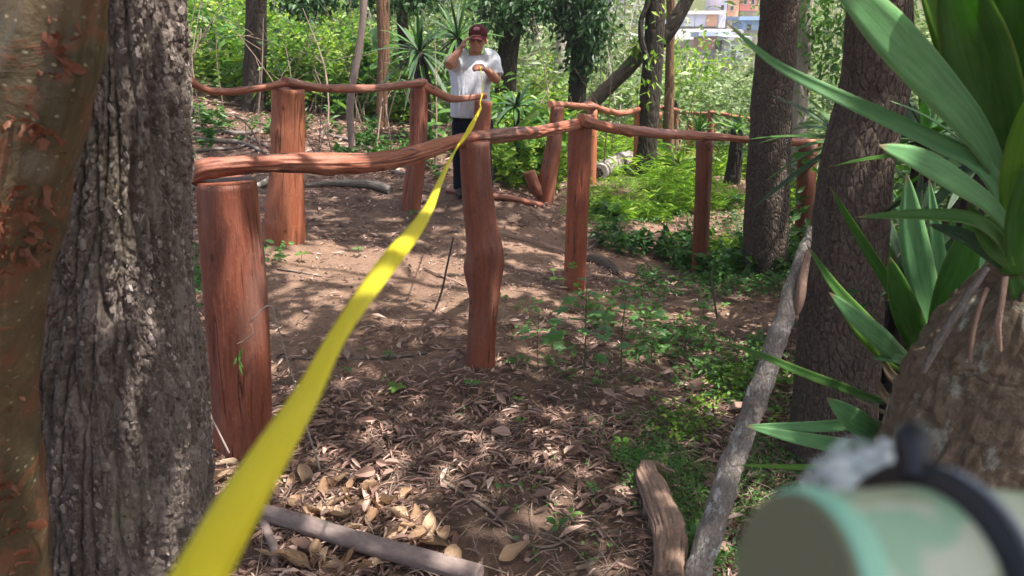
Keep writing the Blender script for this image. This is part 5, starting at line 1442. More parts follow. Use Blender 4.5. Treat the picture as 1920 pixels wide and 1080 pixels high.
litter('leaf_litter', 'curled brown leaves among the near litter', 700, (-1.6, 1.8), (1.7, 3.8), .042, .42, 'litter', 404, .85, CURL, .012)

def twigs(n, seed):
    rs = np.random.RandomState(seed)
    mb = MB()
    x = rs.uniform(-1.9, 2.0, n); y = 1.6 + 3.2 * rs.rand(n) ** 1.5
    keep = rs.rand(n) > pathmask(x, y) * .8
    x, y = x[keep], y[keep]
    for a, b in zip(x, y):
        l = rs.lognormal(-2.0, .5); an = rs.uniform(0, math.pi)
        d = np.array([math.cos(an), math.sin(an) * .8]) * l
        q = np.array([[a, b], [a + d[0] * .5 + rs.normal(0, .012), b + d[1] * .5 + rs.normal(0, .012)], [a + d[0], b + d[1]]])
        z = ground(q[:, 0], q[:, 1]) + np.array([.010, .018 + rs.rand() * .02, .010 + rs.rand() * .035])
        r = rs.uniform(.0009, .0028)
        mb.add(*tube(np.column_stack([q, z]), [r, r, r * .6], n=5, seg=5, cap=False, seed=rs.rand() * 9))
    tag(mb.build('twig_litter', M['twig']), 'thin broken twigs strewn through the near litter', 'twigs', kind='stuff')
twigs(2000, 405)
litter('grit', 'small stones and crumbs of soil on the bare dirt', 5000, (-3.2, 3.4), (3.0, 8.0), .014, .9, 'litter', 406, 0, (np.array([(-.5, 0, 0), (0, -.5, 0), (.5, 0, 0), (0, .5, 0), (0, 0, .5), (0, 0, -.3)]), [np.array([(0, 1, 4), (1, 2, 4), (2, 3, 4), (3, 0, 4), (1, 0, 5), (2, 1, 5), (3, 2, 5), (0, 3, 5)])]), .002)

# big pale dry leaves by the grey branch: things of their own
rs = np.random.RandomState(9)
spots = [(575, 905), (600, 930), (625, 955), (590, 965), (650, 940), (672, 965), (690, 930), (640, 905), (610, 985), (700, 975), (560, 945), (548, 915), (728, 950), (745, 975), (765, 1000), (790, 1010), (815, 1030), (738, 1005),
         (655, 1000), (540, 985), (535, 1055), (560, 1062), (610, 1060), (650, 1066), (500, 1050), (680, 1075), (720, 1062), (520, 905), (405, 855), (440, 850), (425, 880), (412, 905), (470, 880), (760, 940), (845, 1060), (968, 1045), (690, 900), (585, 880), (620, 915), (665, 915), (705, 955), (632, 975), (575, 985), (780, 975), (805, 995), (830, 1010), (590, 1045), (625, 1078)]
leaf_meshes = []
for k in range(6):
    nu, nw = 15, 9
    a = np.linspace(0, 1, nu)[:, None]; b = np.linspace(-1, 1, nw)[None]
    w = .21 * np.sin(np.clip(a * .97 + .03, 0, 1) ** .75 * math.pi) ** .95 * (1 + .06 * np.sin(a * 13 + k * 2)) + .003
    curl = rs.uniform(.5, 1.25); bend = rs.uniform(-.5, .9)
    ang = b * curl * 1.7
    X = a + 0 * b
    Yv = w * np.sin(ang) / max(curl * 1.2, .1)
    Z = w * (1 - np.cos(ang)) / max(curl * 1.0, .1) + bend * (a - .5) ** 2 + .035 * np.sin(a * 9 + k) * b
    Vv = np.stack([X - .5, Yv + .05 * np.sin(a * 4 + k), Z], -1).reshape(-1, 3)
    i = np.arange(nu - 1)[:, None] * nw; j = np.arange(nw - 1)[None]
    Q = np.stack([i + j, i + j + 1, i + nw + j + 1, i + nw + j], -1).reshape(-1, 4)
    leaf_meshes.append(mesh_np('dry_leaf', Vv, Q, M['dry_leaf']))
for k, (u, v) in enumerate(spots):
    g = G1(u, v)
    o = link('dry_leaf', leaf_meshes[k % 6])
    s = rs.uniform(.08, .13)
    o.scale = (s, s * rs.uniform(.8, 1.2), s)
    o.location = (g[0], g[1], g[2] + .022)
    o.rotation_euler = (rs.normal(0, .8), rs.normal(0, .6), rs.uniform(0, 6.28))
    if (u, v) == (968, 1045): tag(o, 'lone orange-tan dry leaf near the bottom centre', 'leaf')
    else: tag(o, 'big curled tan dry leaf in the drift beside the grey fallen branch', 'leaf', 'curled tan leaves by the grey branch')

# ------------------------------------------------------------------ low plants
def cover(name, label, rects, n, mat, seed, size, h, per=6, tpl=LEAF, wid=.5):
    """low plants, placed over patches of ground given by photo rectangles (u0, u1, v0, v1, weight)"""
    rs = np.random.RandomState(seed)
    w = np.array([r[4] for r in rects], float); k = rs.choice(len(rects), n, p=w / w.sum())
    R = np.array([r[:4] for r in rects], float)[k]
    g = G(R[:, 0] + (R[:, 1] - R[:, 0]) * rs.rand(n), R[:, 2] + (R[:, 3] - R[:, 2]) * rs.rand(n))
    cl = fbm(np.column_stack([g[:, :2] * 3, 0 * g[:, 0]]), seed, 3)
    g = g[(cl > -.28)]
    n = len(g)
    a = rs.uniform(0, 6.28, (n, per)); rad = rs.uniform(.1, 1, (n, per)) * h * .9
    hh = h * rs.uniform(.3, 1.1, (n, per)) * rs.uniform(.5, 1.2, (n, 1))
    C = np.stack([g[:, :1] + np.cos(a) * rad, g[:, 1:2] + np.sin(a) * rad, g[:, 2:] + hh], -1).reshape(-1, 3)
    D = np.stack([np.cos(a), np.sin(a), rs.uniform(-.5, .4, (n, per))], -1).reshape(-1, 3)
    m = len(C)
    V, Fs = leaves(C, D + rs.normal(0, .3, D.shape), rdir(m, .4, 1, rs), size * rs.uniform(.5, 1.25, m), size * wid * rs.uniform(.7, 1.2, m), tpl)
    return tag(link(name, mesh_np(name, V, Fs, M[mat], False)), label, 'ground cover', kind='stuff')
cover('ground_cover', 'dense dark green ground cover left of the lichen pole', [(1180, 1440, 640, 715, 4), (1220, 1330, 610, 650, 1), (1400, 1480, 640, 800, 1.5), (1250, 1420, 715, 760, .8)], 230, 'weed', 501, .042, .065)
cover('ground_cover', 'leaves of brighter green that paint in sun flecks beside the lichen pole', [(1330, 1470, 690, 770, 2), (1230, 1330, 760, 830, 1), (1460, 1500, 700, 820, 1)], 190, 'green_bright', 502, .036, .06)  # brighter leaf colour carries the sun flecks
cover('fine_weeds', 'fine feathery green weeds round the driftwood and pole foot', [(1180, 1300, 860, 920, 1), (1280, 1345, 880, 1080, 2.4), (1360, 1500, 820, 1080, 3), (1150, 1240, 840, 880, .6), (1500, 1640, 880, 960, 1.2), (1190, 1300, 780, 860, .8), (1250, 1300, 920, 1080, .7)], 900, 'weed', 503, .020, .05, 10, DIAMOND, .4)
cover('ground_cover', 'sparse green herbs between the second and third post', [(930, 1060, 560, 640, 1), (1090, 1240, 540, 620, 2), (960, 1240, 620, 720, 1.2), (1180, 1420, 540, 600, .7)], 95, 'weed', 504, .05, .06)
cover('ground_cover', 'ferny green herbs behind the front post at left', [(345, 392, 455, 545, 2), (345, 380, 540, 600, .6), (500, 530, 480, 500, .3)], 60, 'green_mid', 505, .06, .10)
cover('fine_weeds', 'low weeds at the foot of the fourth post and rail end trunk', [(1200, 1480, 500, 560, 3), (1100, 1300, 380, 430, 2), (1340, 1400, 400, 480, 1)], 420, 'green_mid', 506, .045, .07, 7)
cover('ground_cover', 'short sunlit grass round the hollow log beyond the third post', [(1115, 1260, 335, 395, 3), (1200, 1390, 300, 400, 2), (1060, 1130, 370, 420, 1)], 700, 'grass', 508, .07, .06, 7, DIAMOND, .2)
cover('fine_weeds', 'tiny sprouts scattered over the near litter', [(950, 1200, 740, 1060, 2), (620, 950, 640, 800, .6), (1100, 1250, 700, 860, 1)], 60, 'weed', 507, .026, .03, 4)

def seedling(label, u, v, h, nl, size, seed, mat='weed', tpl=LEAF, tilt=(-.1, .5), wid=.55, name='seedling', cat='plant', lean=(0, 0)):
    b = G1(u, v)
    rs = np.random.RandomState(seed)
    e = thing(name, b, label, cat)
    top = b + np.array([lean[0], lean[1], h])
    pm_ = (b + top) / 2 + np.array([rs.normal(0, .012), 0, 0])
    tube_obj('stem', [b - [0, 0, .02], pm_, top], [.004 if h > .3 else .0025, .0035 if h > .3 else .002, .002], M['stem'], e, n=12, seg=6)
    for k in range(nl):
        t = 1.0 if h < .2 else .30 + .70 * (k + .5) / nl
        a = k * 2.4 + rs.normal(0, .3)
        c = b + (top - b) * t
        out = np.array([math.cos(a), math.sin(a), 0])
        s = size * rs.uniform(.75, 1.2) * (1.1 if t < .8 else .8)
        pet = s * (.5 if h < .2 else .9)
        c2 = c + out * pet + np.array([0, 0, pet * .45])
        if h > .2: tube_obj('petiole', [c, (c + c2) / 2 + [0, 0, .01], c2], [.0018, .0015, .0012], M['stem'], e, n=6, seg=5, cap=False)
        V, Fs = leaves([c2 if h > .2 else c + out * .004], [out + [0, 0, rs.uniform(*tilt)]], [np.array([rs.normal(0, .25), rs.normal(0, .25) - .25, 1])], [s], [s * wid], tpl)
        link('leaf', mesh_np('leaf', V, Fs, M[mat], False), e)
    return e
seedling('tall dark weed with lobed leaves right of the crooked post', 1092, 756, .60, 15, .085, 601, 'weed', LOBED, (-.45, .15), 1.0, 'tall_weed')
seedling('slim lobed weed standing behind the tall weed to its right', 1166, 716, .50, 12, .078, 602, 'weed', LOBED, (-.4, .2), 1.0, 'tall_weed')
seedling('young weed with pointed leaves at the foot of the third post', 1062, 565, .26, 6, .07, 603, 'green_bright', LOBED, (-.1, .4), 1.0, 'tall_weed', lean=(-.05, 0))
seedling('lobed weed left of the tall weed near the crooked post', 1010, 690, .30, 7, .07, 604, 'weed', LOBED, (-.3, .2), 1.0, 'tall_weed')
seedling('short lobed weed right of the slim weed', 1210, 660, .26, 7, .062, 631, 'weed', LOBED, (-.3, .2), 1.0, 'tall_weed')
for k, (lab, u, v, h, nl, s, m) in enumerate((
        ('bright broad leaved seedling in the litter left of the crooked post', 745, 745, .05, 5, .062, 'green_bright'),
        ('dark seedling just below the foot of the crooked post', 885, 740, .06, 6, .058, 'weed'),
        ('small seedling by the vine stem left of the crooked post', 728, 676, .04, 5, .045, 'weed'),
        ('small spiky seedling beside the yellow tape on dirt', 652, 706, .04, 6, .042, 'weed'),
        ('pale sprout on bright dirt right of the wide orange post', 672, 482, .06, 6, .055, 'weed'),
        ('pale sprout at the foot of the wide orange post', 568, 492, .06, 6, .06, 'green_bright'),
        ('lone dark leaf sprout in the litter at bottom centre', 940, 940, .07, 3, .055, 'green_mid'),
        ('broad leaf sprout near the bottom left of the driftwood', 1044, 1005, .05, 3, .055, 'green_mid'),
        ('yellowish sprout just above the broad leaf sprout', 1072, 985, .05, 3, .05, 'green_bright'),
        ('light sprout cluster right of the litter above the driftwood', 1165, 850, .06, 6, .05, 'green_bright'),
        ('small light sprout in litter below the tall weed', 978, 802, .04, 5, .035, 'green_bright'),
        ('small sprout between crooked post and tall weed', 972, 762, .04, 5, .035, 'green_bright'),
        ('leafy sprout at the left top of the driftwood', 1222, 902, .06, 5, .04, 'green_bright'),
        ('dark broad leaf beside the grey pole below the ground cover', 1262, 905, .07, 3, .06, 'green_mid'),
        ('weed growing over the middle of the driftwood', 1290, 1030, .08, 6, .045, 'weed'),
        ('little plant on dirt before the bare dark stem', 1320, 590, .06, 6, .06, 'weed'),
        ('upright green leaf beside the lower yellow tape', 553, 850, .10, 3, .05, 'green_mid'),
        ('clover like sprout in the litter left of the driftwood top', 1110, 930, .04, 5, .04, 'weed'),
        ('green sprout behind the second far post foot', 822, 352, .14, 7, .12, 'green_bright'),
        ('small green sprout in front of the second far post', 775, 412, .07, 5, .08, 'green_mid'))):
    seedling(lab, u, v, h, nl, s, 610 + k, m)

# ------------------------------------------------------------------ the man with the tape
def m_cloth(name, col, sc=60, amt=.15):
    t = NT(name)
    o = t.loc(attr='obj')
    n = t.noise(o, 9, 4, .6)
    c = t.mix(t.ramp(n, [(.35, 0), (.7, amt * 3)]), col, tuple(x * .8 for x in col))
    w = t.noise(t.loc((1, 1, .35), 'obj'), 16, 3, .6)
    return t.bsdf(c, .9, .1, t.bump(t.math('ADD', w, t.math('MULTIPLY', t.noise(o, 300, 2), .1)), .55, .025))
M['skin'] = m_plain('skin', (.34, .155, .095), .5, .4)
M['shirt'] = m_cloth('white_shirt', (.58, .60, .66))
M['trousers'] = m_cloth('dark_trousers', (.012, .014, .024))
M['cap'] = m_cloth('maroon_cap', (.085, .022, .026))
M['cap_print'] = m_plain('cap_print', (.42, .20, .22), .8)
M['hair'] = m_plain('dark_hair', (.012, .010, .009), .6)
M['eye'] = m_plain('brim_shade_dark', (.012, .011, .012), .25, .5)  # dark tone for the cap brim's shade across the eyes
M['shoe'] = m_plain('dark_shoe', (.03, .025, .022), .6)
M['strap'] = m_plain('brown_strap', (.10, .06, .04), .7)

def melt(name, parts, mat, parent, vox=.009, smooth=5):
    """overlapping bodies -> one continuous surface"""
    mb = MB()
    for V, Fs, L in parts: mb.add(V, Fs, L)
    o = mb.build(name, mat)
    r = o.modifiers.new('r', 'REMESH'); r.mode = 'VOXEL'; r.voxel_size = vox; r.use_smooth_shade = True
    s = o.modifiers.new('s', 'SMOOTH'); s.factor = .5; s.iterations = smooth
    dg = bpy.context.evaluated_depsgraph_get()
    dg.update()
    me = bpy.data.meshes.new_from_object(o.evaluated_get(dg))
    me.name = name
    me.materials.clear(); me.materials.append(mat)
    for pgn in me.polygons: pgn.use_smooth = True
    o.modifiers.clear()
    o.data = me
    o.parent = parent
    o.matrix_parent_inverse = Matrix.Translation(-Vector(parent.location))
    return o

def ell(c, r, rot=0.0, n=18, seg=20):
    a = np.linspace(-math.pi / 2, math.pi / 2, n)
    th = np.linspace(0, 2 * math.pi, seg, endpoint=False)
    x = np.outer(np.cos(a), np.cos(th)); y = np.outer(np.cos(a), np.sin(th)); z = np.repeat(np.sin(a)[:, None], seg, 1)
    V = np.stack([x * r[0], y * r[1], z * r[2]], -1).reshape(-1, 3)
    if rot:
        cr, sr = math.cos(rot), math.sin(rot)
        V = np.column_stack([V[:, 0] * cr - V[:, 1] * sr, V[:, 0] * sr + V[:, 1] * cr, V[:, 2]])
    i = np.arange(n - 1)[:, None] * seg; j = np.arange(seg)[None]; k = (j + 1) % seg
    Q = np.stack([i + j, i + k, i + seg + k, i + seg + j], -1).reshape(-1, 4)
    return V + np.asarray(c), [Q], V

def section(rows, seg=28):
    """body of stacked ellipses: (centre, rx, ry), closed at both ends"""
    th = np.linspace(0, 2 * math.pi, seg, endpoint=False)
    sp = spline(np.array([[*c, rx, ry] for c, rx, ry in rows]), len(rows) * 5)
    V = np.stack([sp[:, None, 0] + sp[:, None, 3] * np.cos(th), sp[:, None, 1] + sp[:, None, 4] * np.sin(th), np.repeat(sp[:, 2][:, None], seg, 1)], -1).reshape(-1, 3)
    n = len(sp)
    i = np.arange(n - 1)[:, None] * seg; j = np.arange(seg)[None]; k = (j + 1) % seg
    Q = np.stack([i + j, i + k, i + seg + k, i + seg + j], -1).reshape(-1, 4)
    V = np.vstack([V, sp[:1, :3], sp[-1:, :3]])
    jj = np.arange(seg); kk = (jj + 1) % seg; b = (n - 1) * seg
    T = np.vstack([np.stack([kk, jj, np.full(seg, n * seg)], -1), np.stack([b + jj, b + kk, np.full(seg, n * seg + 1)], -1)])
    return V, [Q, T], V

YM = 7.3
foot = on(P(886, 378, YM)[0], YM)
man = thing('person', foot, 'man in white t-shirt and maroon cap holding the yellow tape, one hand raised', 'person')
X0 = foot[0]
def j(u, v, dy=0.0): return P(u, v, YM + dy)
sh = j(890, 103)
neck, headc = j(891, 96, -.01), j(896, 74, -.03)
shR, elR, haR = j(863, 110), j(841, 123, -.20), j(864, 91, -.09)
shL, elL, haL = j(920, 110), j(932, 151, -.08), j(912, 131, -.26)
pelv = j(887, 222)
hz = foot[2]
kR, kL = np.array([X0 - .10, YM - .02, hz + .47]), np.array([X0 + .11, YM, hz + .47])
aR, aL = np.array([X0 - .11, YM + .02, hz + .08]), np.array([X0 + .13, YM + .03, hz + .08])
hipR, hipL = pelv + [-.09, 0, -.02], pelv + [.09, 0, -.02]
zs, zp = shR[2], pelv[2]

def hand(wrist, direction, palm_n, curl, parts, s=1.0):
    d = nrm(direction); n = nrm(palm_n - d * (palm_n @ d)); sd = np.cross(d, n)
    c = wrist + d * .045 * s
    parts.append(tube([wrist - d * .01, wrist + d * .03 * s, wrist + d * .075 * s], [.024, .032, .030], n=10, seg=14, squash=.62))
    for k, (o, l) in enumerate(((-.027, .070), (-.009, .080), (.009, .075), (.026, .058))):
        b = wrist + d * .075 * s + sd * o
        p1 = b + d * l * .42 * math.cos(curl * .5) + n * l * .42 * math.sin(curl * .5)
        p2 = p1 + d * l * .32 * math.cos(curl) + n * l * .32 * math.sin(curl)
        p3 = p2 + d * l * .26 * math.cos(curl * 1.5) + n * l * .26 * math.sin(curl * 1.5)
        parts.append(tube([b - d * .02, b, p1, p2, p3], [.0105, .0105, .0098, .009, .0075], n=12, seg=10))
    tb = wrist + d * .025 * s - sd * .026
    parts.append(tube([tb, tb - sd * .022 + d * .018 + n * .012, tb - sd * .024 + d * .045 + n * .028], [.012, .011, .008], n=9, seg=10))

body = []
body.append(section([(pelv + [0, 0, -.06], .13, .095), (pelv + [0, 0, .08], .145, .11), (np.array([X0, YM, zp + .25]), .145, .11), (np.array([X0 + .01, YM, zs - .16]), .165, .105), (np.array([X0 + .015, YM, zs - .04]), .15, .09), (neck + [0, .01, -.05], .075, .065)]))
body.append(tube([neck + [0, .01, -.06], neck, headc + [-.005, .02, -.05]], [.062, .056, .058], n=12, seg=18))
for a, b, c_, r in ((shR, elR, haR, 1), (shL, elL, haL, 1)):
    body.append(tube([a + nrm(sh - a) * .05, a, (a + b) / 2, b], [.055, .056, .050, .042], n=18, seg=16))
    body.append(tube([b, b * .65 + c_ * .35, c_], [.042, .042, .027], n=16, seg=16))
for h_, k_, a_ in ((hipR, kR, aR), (hipL, kL, aL)):
    body.append(tube([h_, (h_ + k_) / 2, k_, (k_ * .6 + a_ * .4), a_], [.085, .075, .055, .055, .038], n=26, seg=18))
    body.append(tube([a_ + [0, .05, -.04], a_ + [0, -.05, -.045], a_ + [0, -.16, -.055]], [.034, .036, .026], n=12, seg=14))
hand(haR, np.array([.5, -.05, .85]), np.array([.7, .1, -.2]), .7, body)
hand(haL, np.array([-.75, -.25, .25]), np.array([-.2, .6, -.5]), 1.25, body)
# head: skull, jaw, nose, brow, lips, ears; turned a little to his left
hd = headc
ry = -.12
def hp_(x, y, z):
    cr, sr = math.cos(ry), math.sin(ry)
    return hd + np.array([x * cr - y * sr, x * sr + y * cr, z])
body += [ell(hd + [0, .01, .025], (.074, .092, .098), ry), ell(hp_(0, -.028, -.055), (.056, .060, .062), ry), ell(hp_(0, -.072, -.088), (.026, .022, .022), ry),
         tube([hp_(0, -.080, .022), hp_(0, -.100, -.008), hp_(0, -.108, -.024), hp_(0, -.088, -.034)], [.010, .012, .015, .010], n=10, seg=10),
         ell(hp_(0, -.081, .030), (.052, .016, .012), ry), ell(hp_(0, -.087, -.057), (.026, .010, .007), ry), ell(hp_(0, -.085, -.068), (.022, .010, .007), ry),
         ell(hp_(-.075, .01, -.015), (.010, .020, .032), ry), ell(hp_(.075, .01, -.015), (.010, .020, .032), ry), ell(hp_(-.042, -.062, -.035), (.022, .02, .022), ry), ell(hp_(.042, -.062, -.035), (.022, .02, .022), ry)]
melt('body', body, M['skin'], man, .0075, 4)

shirt = [section([(np.array([X0 - .005, YM, zp + .015]), .190, .142), (np.array([X0 - .005, YM, zp + .12]), .186, .142), (np.array([X0, YM, zp + .28]), .182, .140), (np.array([X0 + .01, YM, zs - .16]), .198, .134), (np.array([X0 + .015, YM, zs - .03]), .185, .112), (neck + [0, .012, -.055], .098, .088), (neck + [0, .012, -.035], .080, .072)])]
for a, b in ((shR, elR), (shL, elL)):
    e_ = a + (b - a) * (.62 if a is shR else .8)
    shirt.append(tube([a + nrm(sh - a) * .07, a, (a + e_) / 2, e_], [.078, .080, .078, .078], n=18, seg=18))
# folds
for k in range(9):
    x = -.14 + .035 * k
    yb = -.128 * math.sqrt(max(.05, 1 - (x / .19) ** 2)) - .004
    shirt.append(tube([np.array([X0 + x, YM + yb, zp + .05]), np.array([X0 + x * .92, YM + yb - .004, zp + .22]), np.array([X0 + x * .8, YM + yb * .96, zp + .36 + .04 * (k % 3)])], [.016, .015, .005], n=12, seg=8))
melt('shirt', shirt, M['shirt'], man, .009, 5)
tr_ = [section([(pelv + [0, 0, -.15], .165, .118), (pelv + [0, 0, -.04], .168, .122), (pelv + [0, 0, .06], .158, .116)])]
for h_, k_, a_ in ((hipR, kR, aR), (hipL, kL, aL)):
    tr_.append(tube([h_, (h_ + k_) / 2, k_, (k_ + a_) / 2, a_ + [0, 0, -.02]], [.103, .096, .082, .078, .074], n=26, seg=20))
melt('trousers', tr_, M['trousers'], man, .011, 4)
for a_ in (aR, aL):
    melt('shoe', [tube([a_ + [0, .08, -.045], a_ + [0, 0, -.035], a_ + [0, -.10, -.045], a_ + [0, -.19, -.055]], [.036, .046, .044, .022], n=16, seg=16, squash=1.0)], M['shoe'], man, .009, 3)
# cap
capp = [ell(hp_(0, .012, .055), (.087, .103, .078), ry)]
cp_o = melt('cap', capp, M['cap'], man, .008, 2)
a = np.linspace(-1.15, 1.15, 17)
rows = []
for rr_, dz in ((.088, .040), (.125, .030), (.160, .012)):
    rows.append(np.array([hp_(math.sin(t) * .088 * (1 if rr_ < .1 else 1.03), .012 - math.cos(t) * rr_ * .98 - .0, dz - .018 * math.sin(t) ** 2) for t in a]))
V = np.vstack([rows[0], rows[1], rows[2]]); V = np.vstack([V, V - [0, 0, .006]])
m = len(a); i = np.arange(m - 1)
Q = np.vstack([np.stack([i + o, i + 1 + o, i + 1 + o + m, i + o + m], -1) for o in (0, m, 3 * m, 4 * m)] + [np.stack([i + 2 * m, i + 1 + 2 * m, i + 1 + 5 * m, i + 5 * m], -1)])
link('brim', mesh_np('brim', V, Q, M['cap']), cp_o)
link('cap_print', mesh_np('cap_print', *ell(hp_(0, -.066, .088), (.030, .020, .020), ry)[:2], M['cap_print']), cp_o)
melt('hair', [ell(hp_(0, .028, .015), (.081, .083, .085), ry)], M['hair'], man, .009, 2)
for s_ in (-1, 1):
    link('brim_shade_patch', mesh_np('brim_shade_patch', *ell(hp_(s_ * .031, -.086, .010), (.025, .008, .017), ry)[:2], M['eye']), man)  # dark patches standing for the brim's shade over the eyes
link('brim_shade_bar', mesh_np('brim_shade_bar', *tube([hp_(-.07, -.045, .016), hp_(-.03, -.093, .014), hp_(.03, -.093, .014), hp_(.07, -.045, .016)], [.003] * 4, n=16, seg=6)[:2], M['eye']), man)  # dark bar continuing the painted brim shade round the face

# ------------------------------------------------------------------ yellow tape
def m_tape():
    t = NT('yellow_tape')
    v = t.loc((1, 1, 1))
    n = t.noise(v, 14, 3, .6)
    w = t.n('ShaderNodeTexWave', Scale=120.0, Distortion=.6); t.l(v, w.inputs['Vector'])
    c = t.mix(t.ramp(n, [(.35, 0), (.7, 1)]), (.80, .71, .04), (.86, .77, .08))
    return t.bsdf(c, .55, .3, t.bump(w.outputs['Fac'], .25, .0008), trans=.45, tcol=(.88, .80, .10))
M['tape'] = m_tape()
def build_tape():
    tip = haL + np.array([-.05, -.06, .03])
    #      u     v    1/depth  face angle (deg, 0 = flat to the lens)
    T = [(335, 1150, 3.75, -4), (372, 1085, 3.45, 0), (447, 950, 2.92, 10), (507, 850, 2.5, 24), (566, 752, 2.12, 40), (625, 642, 1.75, 52), (690, 545, 1.42, 40), (738, 480, 1.20, 22), (772, 438, 1.05, 30),
         (797, 400, .93, 46), (820, 350, .80, 64), (840, 308, .68, 76), (858, 276, .58, 96), (878, 246, .47, 135), (894, 218, .35, 125), (901, 190, .24, 120), (904, 165, .175, 120)]
    T = [(u, v, 4.72 - 4.57 * (1085 - v) / 935 if v > 200 else q, a) for u, v, q, a in T]
    p = np.array([PT(u, v, 1 / q) for u, v, q, a in T])
    ang = np.radians([a for *_, a in T])
    p = np.vstack([p, tip]); ang = np.append(ang, math.radians(120))
    sp = spline(np.column_stack([p, ang]), 340, 2.6)
    # finer steps close to the lens
    path = sp[:, :3]; an = sp[:, 3]
    Tn = nrm(np.gradient(path, axis=0))
    vw = nrm(path - CAM)
    side = nrm(np.cross(Tn, vw)); dep = np.cross(side, Tn)
    wv = np.cos(an)[:, None] * side + np.sin(an)[:, None] * dep
    nv = np.cross(Tn, wv)
    W, th = .0148, .0004
    s = np.concatenate([[0], np.cumsum(np.linalg.norm(np.diff(path, axis=0), axis=1))])
    cols = np.array([-.5, -.25, 0, .25, .5])
    bow = .0022 * (1 - (2 * cols) ** 2)
    top = path[:, None] + (W * cols)[None, :, None] * wv[:, None] + bow[None, :, None] * nv[:, None]
    bot = top - nv[:, None] * th
    n, k = len(path), len(cols)
    V = np.concatenate([top.reshape(-1, 3), bot.reshape(-1, 3)])
    loc = np.stack([np.broadcast_to(cols * W, (n, k)), np.repeat(s[:, None], k, 1), np.zeros((n, k))], -1).reshape(-1, 3)
    i = np.arange(n - 1)[:, None] * k; jj = np.arange(k - 1)[None]
    q = np.stack([i + jj, i + jj + 1, i + k + jj + 1, i + k + jj], -1).reshape(-1, 4); m = n * k
    i1 = np.arange(n - 1) * k; i2 = i1 + k - 1
    me = mesh_np('barrier_tape', V, np.vstack([q, q[:, ::-1] + m, np.stack([i1, i1 + k, i1 + k + m, i1 + m], -1), np.stack([i2, i2 + m, i2 + k + m, i2 + k], -1)]), M['tape'], True, np.concatenate([loc, loc]))
    tag(link('yellow_tape', me), 'long twisted yellow tape stretched from the lower left to the hand of the man', 'tape')
build_tape()

# ------------------------------------------------------------------ blurred camouflage cylinder close to the lens
def m_camo():
    t = NT('camouflage_paint')
    v = t.loc()
    a = t.noise(v, 48, 2, .5, .4)
    b = t.noise(t.loc((1.3, .8, 1)), 60, 2, .5, .6)
    c = t.mix(t.ramp(a, [(.44, 0), (.50, 1)]), (.33, .36, .255), (.42, .45, .36))
    c = t.mix(t.ramp(b, [(.50, 0), (.58, 1)]), c, (.25, .39, .28))
    return t.bsdf(c, .45, .4)
M['camo'] = m_camo()
M['camo_rim'] = m_plain('mint_rim_paint', (.25, .50, .38), .4, .4)
M['camo_end'] = m_plain('olive_end_cap', (.15, .155, .10), .6, .3)  # olive paint, darkened to carry the shade on the end face
M['black_rubber'] = m_plain('black_clamp', (.006, .006, .012), .4, .4)
M['steel'] = m_plain('pale_steel', (.42, .44, .50), .35, .5, Metallic=.4)
def rod(a, b, rad, n=3, seg=48, name='x', mat=None, parent=None, **kw):
    return tube_obj(name, spline([a, b], n) if n > 2 else [a, b], [rad] * max(n, 2), mat, parent, n=max(n, 2) * 3, seg=seg, **kw)
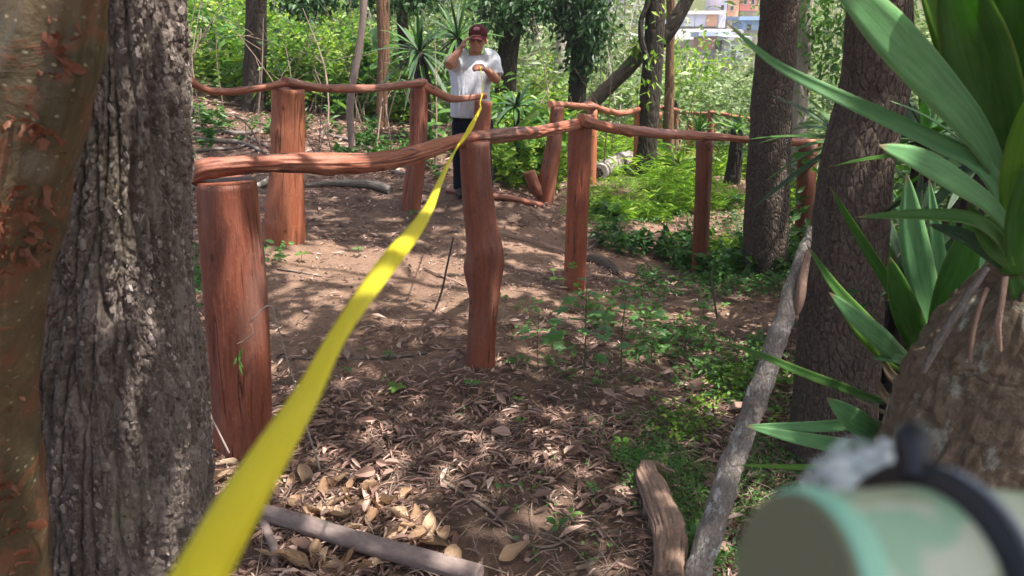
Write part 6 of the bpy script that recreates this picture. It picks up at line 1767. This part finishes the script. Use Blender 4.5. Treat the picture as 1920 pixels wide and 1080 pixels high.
def camo():
    c0 = PT(1490, 1112, .17)                                 # centre of the near end face
    ax = nrm(np.array([.92, .20, -.22]))                     # runs right and away
    R = .0225
    K = .52
    e = thing('camouflage_cylinder', c0 + np.array([0, 0, -.04]), 'blurred camouflage painted cylinder with black clamp ring in the bottom right corner', 'cylinder')
    def ringrow(ts, rs_): return [c0 + ax * t * K for t in ts], rs_
    tube_obj('body', *ringrow([.004, .02, .04, .06, .08, .11, .14], [R * .985, R * 1.01, R * 1.06, R * 1.13, R * 1.16, R * 1.18, R * 1.18]), M['camo'], e, n=30, seg=64)
    tube_obj('rim', *ringrow([.0, .002, .012, .014], [R * .98, R * 1.012, R * 1.012, R * .99]), M['camo_rim'], e, n=14, seg=64)
    tube_obj('end_cap', *ringrow([-.003, .0015], [R * .94, R * .96]), M['camo_end'], e, n=3, seg=64)
    tube_obj('clamp_ring', *ringrow([.062, .0628, .0672, .068], [R * 1.12, R * 1.25, R * 1.25, R * 1.12]), M['black_rubber'], e, n=12, seg=64)
    tube_obj('steel_band', *ringrow([.068, .0685, .0725, .073], [R * 1.12, R * 1.22, R * 1.22, R * 1.12]), M['steel'], e, n=12, seg=64)
    up = nrm(np.array([0, .25, 1.0]) - ax * (np.array([0, .25, 1.0]) @ ax))
    up = nrm(np.array([0, .6, 1.0]) - ax * (np.array([0, .6, 1.0]) @ ax))
    k0 = c0 + ax * .065 * K + up * R * 1.22
    tube_obj('knob', [k0, k0 + up * .004, k0 + up * .008, k0 + up * .0115, k0 + up * .0135], [.0038, .0042, .0045, .0038, .0016], M['black_rubber'], e, n=18, seg=20)
    # crumpled clear plastic lying behind it
    g = c0 + ax * .085 + up * (R * 1.06)
    return e, c0, ax, up, R
camo_e, c0, ax, up, R = camo()
def plastic():
    t = NT('clear_crumpled_plastic')
    n = t.noise(t.loc(attr='obj'), 90, 3, .6)
    p = t.n('ShaderNodeBsdfPrincipled', Roughness=.18)
    p.inputs['Base Color'].default_value = (.78, .82, .92, 1)
    p.inputs['Specular IOR Level'].default_value = .7
    tr = t.n('ShaderNodeBsdfTransparent')
    tr.inputs[0].default_value = (.80, .88, .84, 1)
    mx = t.n('ShaderNodeMixShader')
    t.l(t.ramp(n, [(.40, .05), (.66, .6)]), mx.inputs[0])
    t.l(tr.outputs[0], mx.inputs[1]); t.l(p.outputs[0], mx.inputs[2])
    t.l(t.bump(n, .8, .004), p.inputs['Normal'])
    t.l(mx.outputs[0], t.out.inputs['Surface'])
    c = PT(1612, 905, .24)
    V, Fs, L = ell((0, 0, 0), (.017, .016, .0095), 0, 26, 34)
    V = V * (1 + .35 * fbm(V * 110, 4, 3))[:, None] + .0025 * vnoise(V * 260, 8)[:, None]
    r = math.radians(-18); cr, sr = math.cos(r), math.sin(r)
    V = np.column_stack([V[:, 0] * cr + V[:, 2] * sr, V[:, 1], -V[:, 0] * sr + V[:, 2] * cr]) + c
    tag(link('crumpled_plastic', mesh_np('crumpled_plastic', V, Fs, t.m)), 'crumpled clear plastic wrap lying behind the camouflage cylinder', 'plastic')
plastic()

# ------------------------------------------------------------------ faint midday haze over the valley
hz_t = NT('haze_air')
pv_ = hz_t.n('ShaderNodeVolumePrincipled')
pv_.inputs['Color'].default_value = (.93, .95, 1.0, 1)
pv_.inputs['Density'].default_value = .0014
pv_.inputs['Anisotropy'].default_value = .3
hz_t.l(pv_.outputs[0], hz_t.out.inputs['Volume'])
haze = box(MB(), (10, 85, 26), (290, 310, 76)).build('haze', hz_t.m, None, False)
tag(haze, 'thin bright haze in the air of the valley', 'haze', kind='stuff')
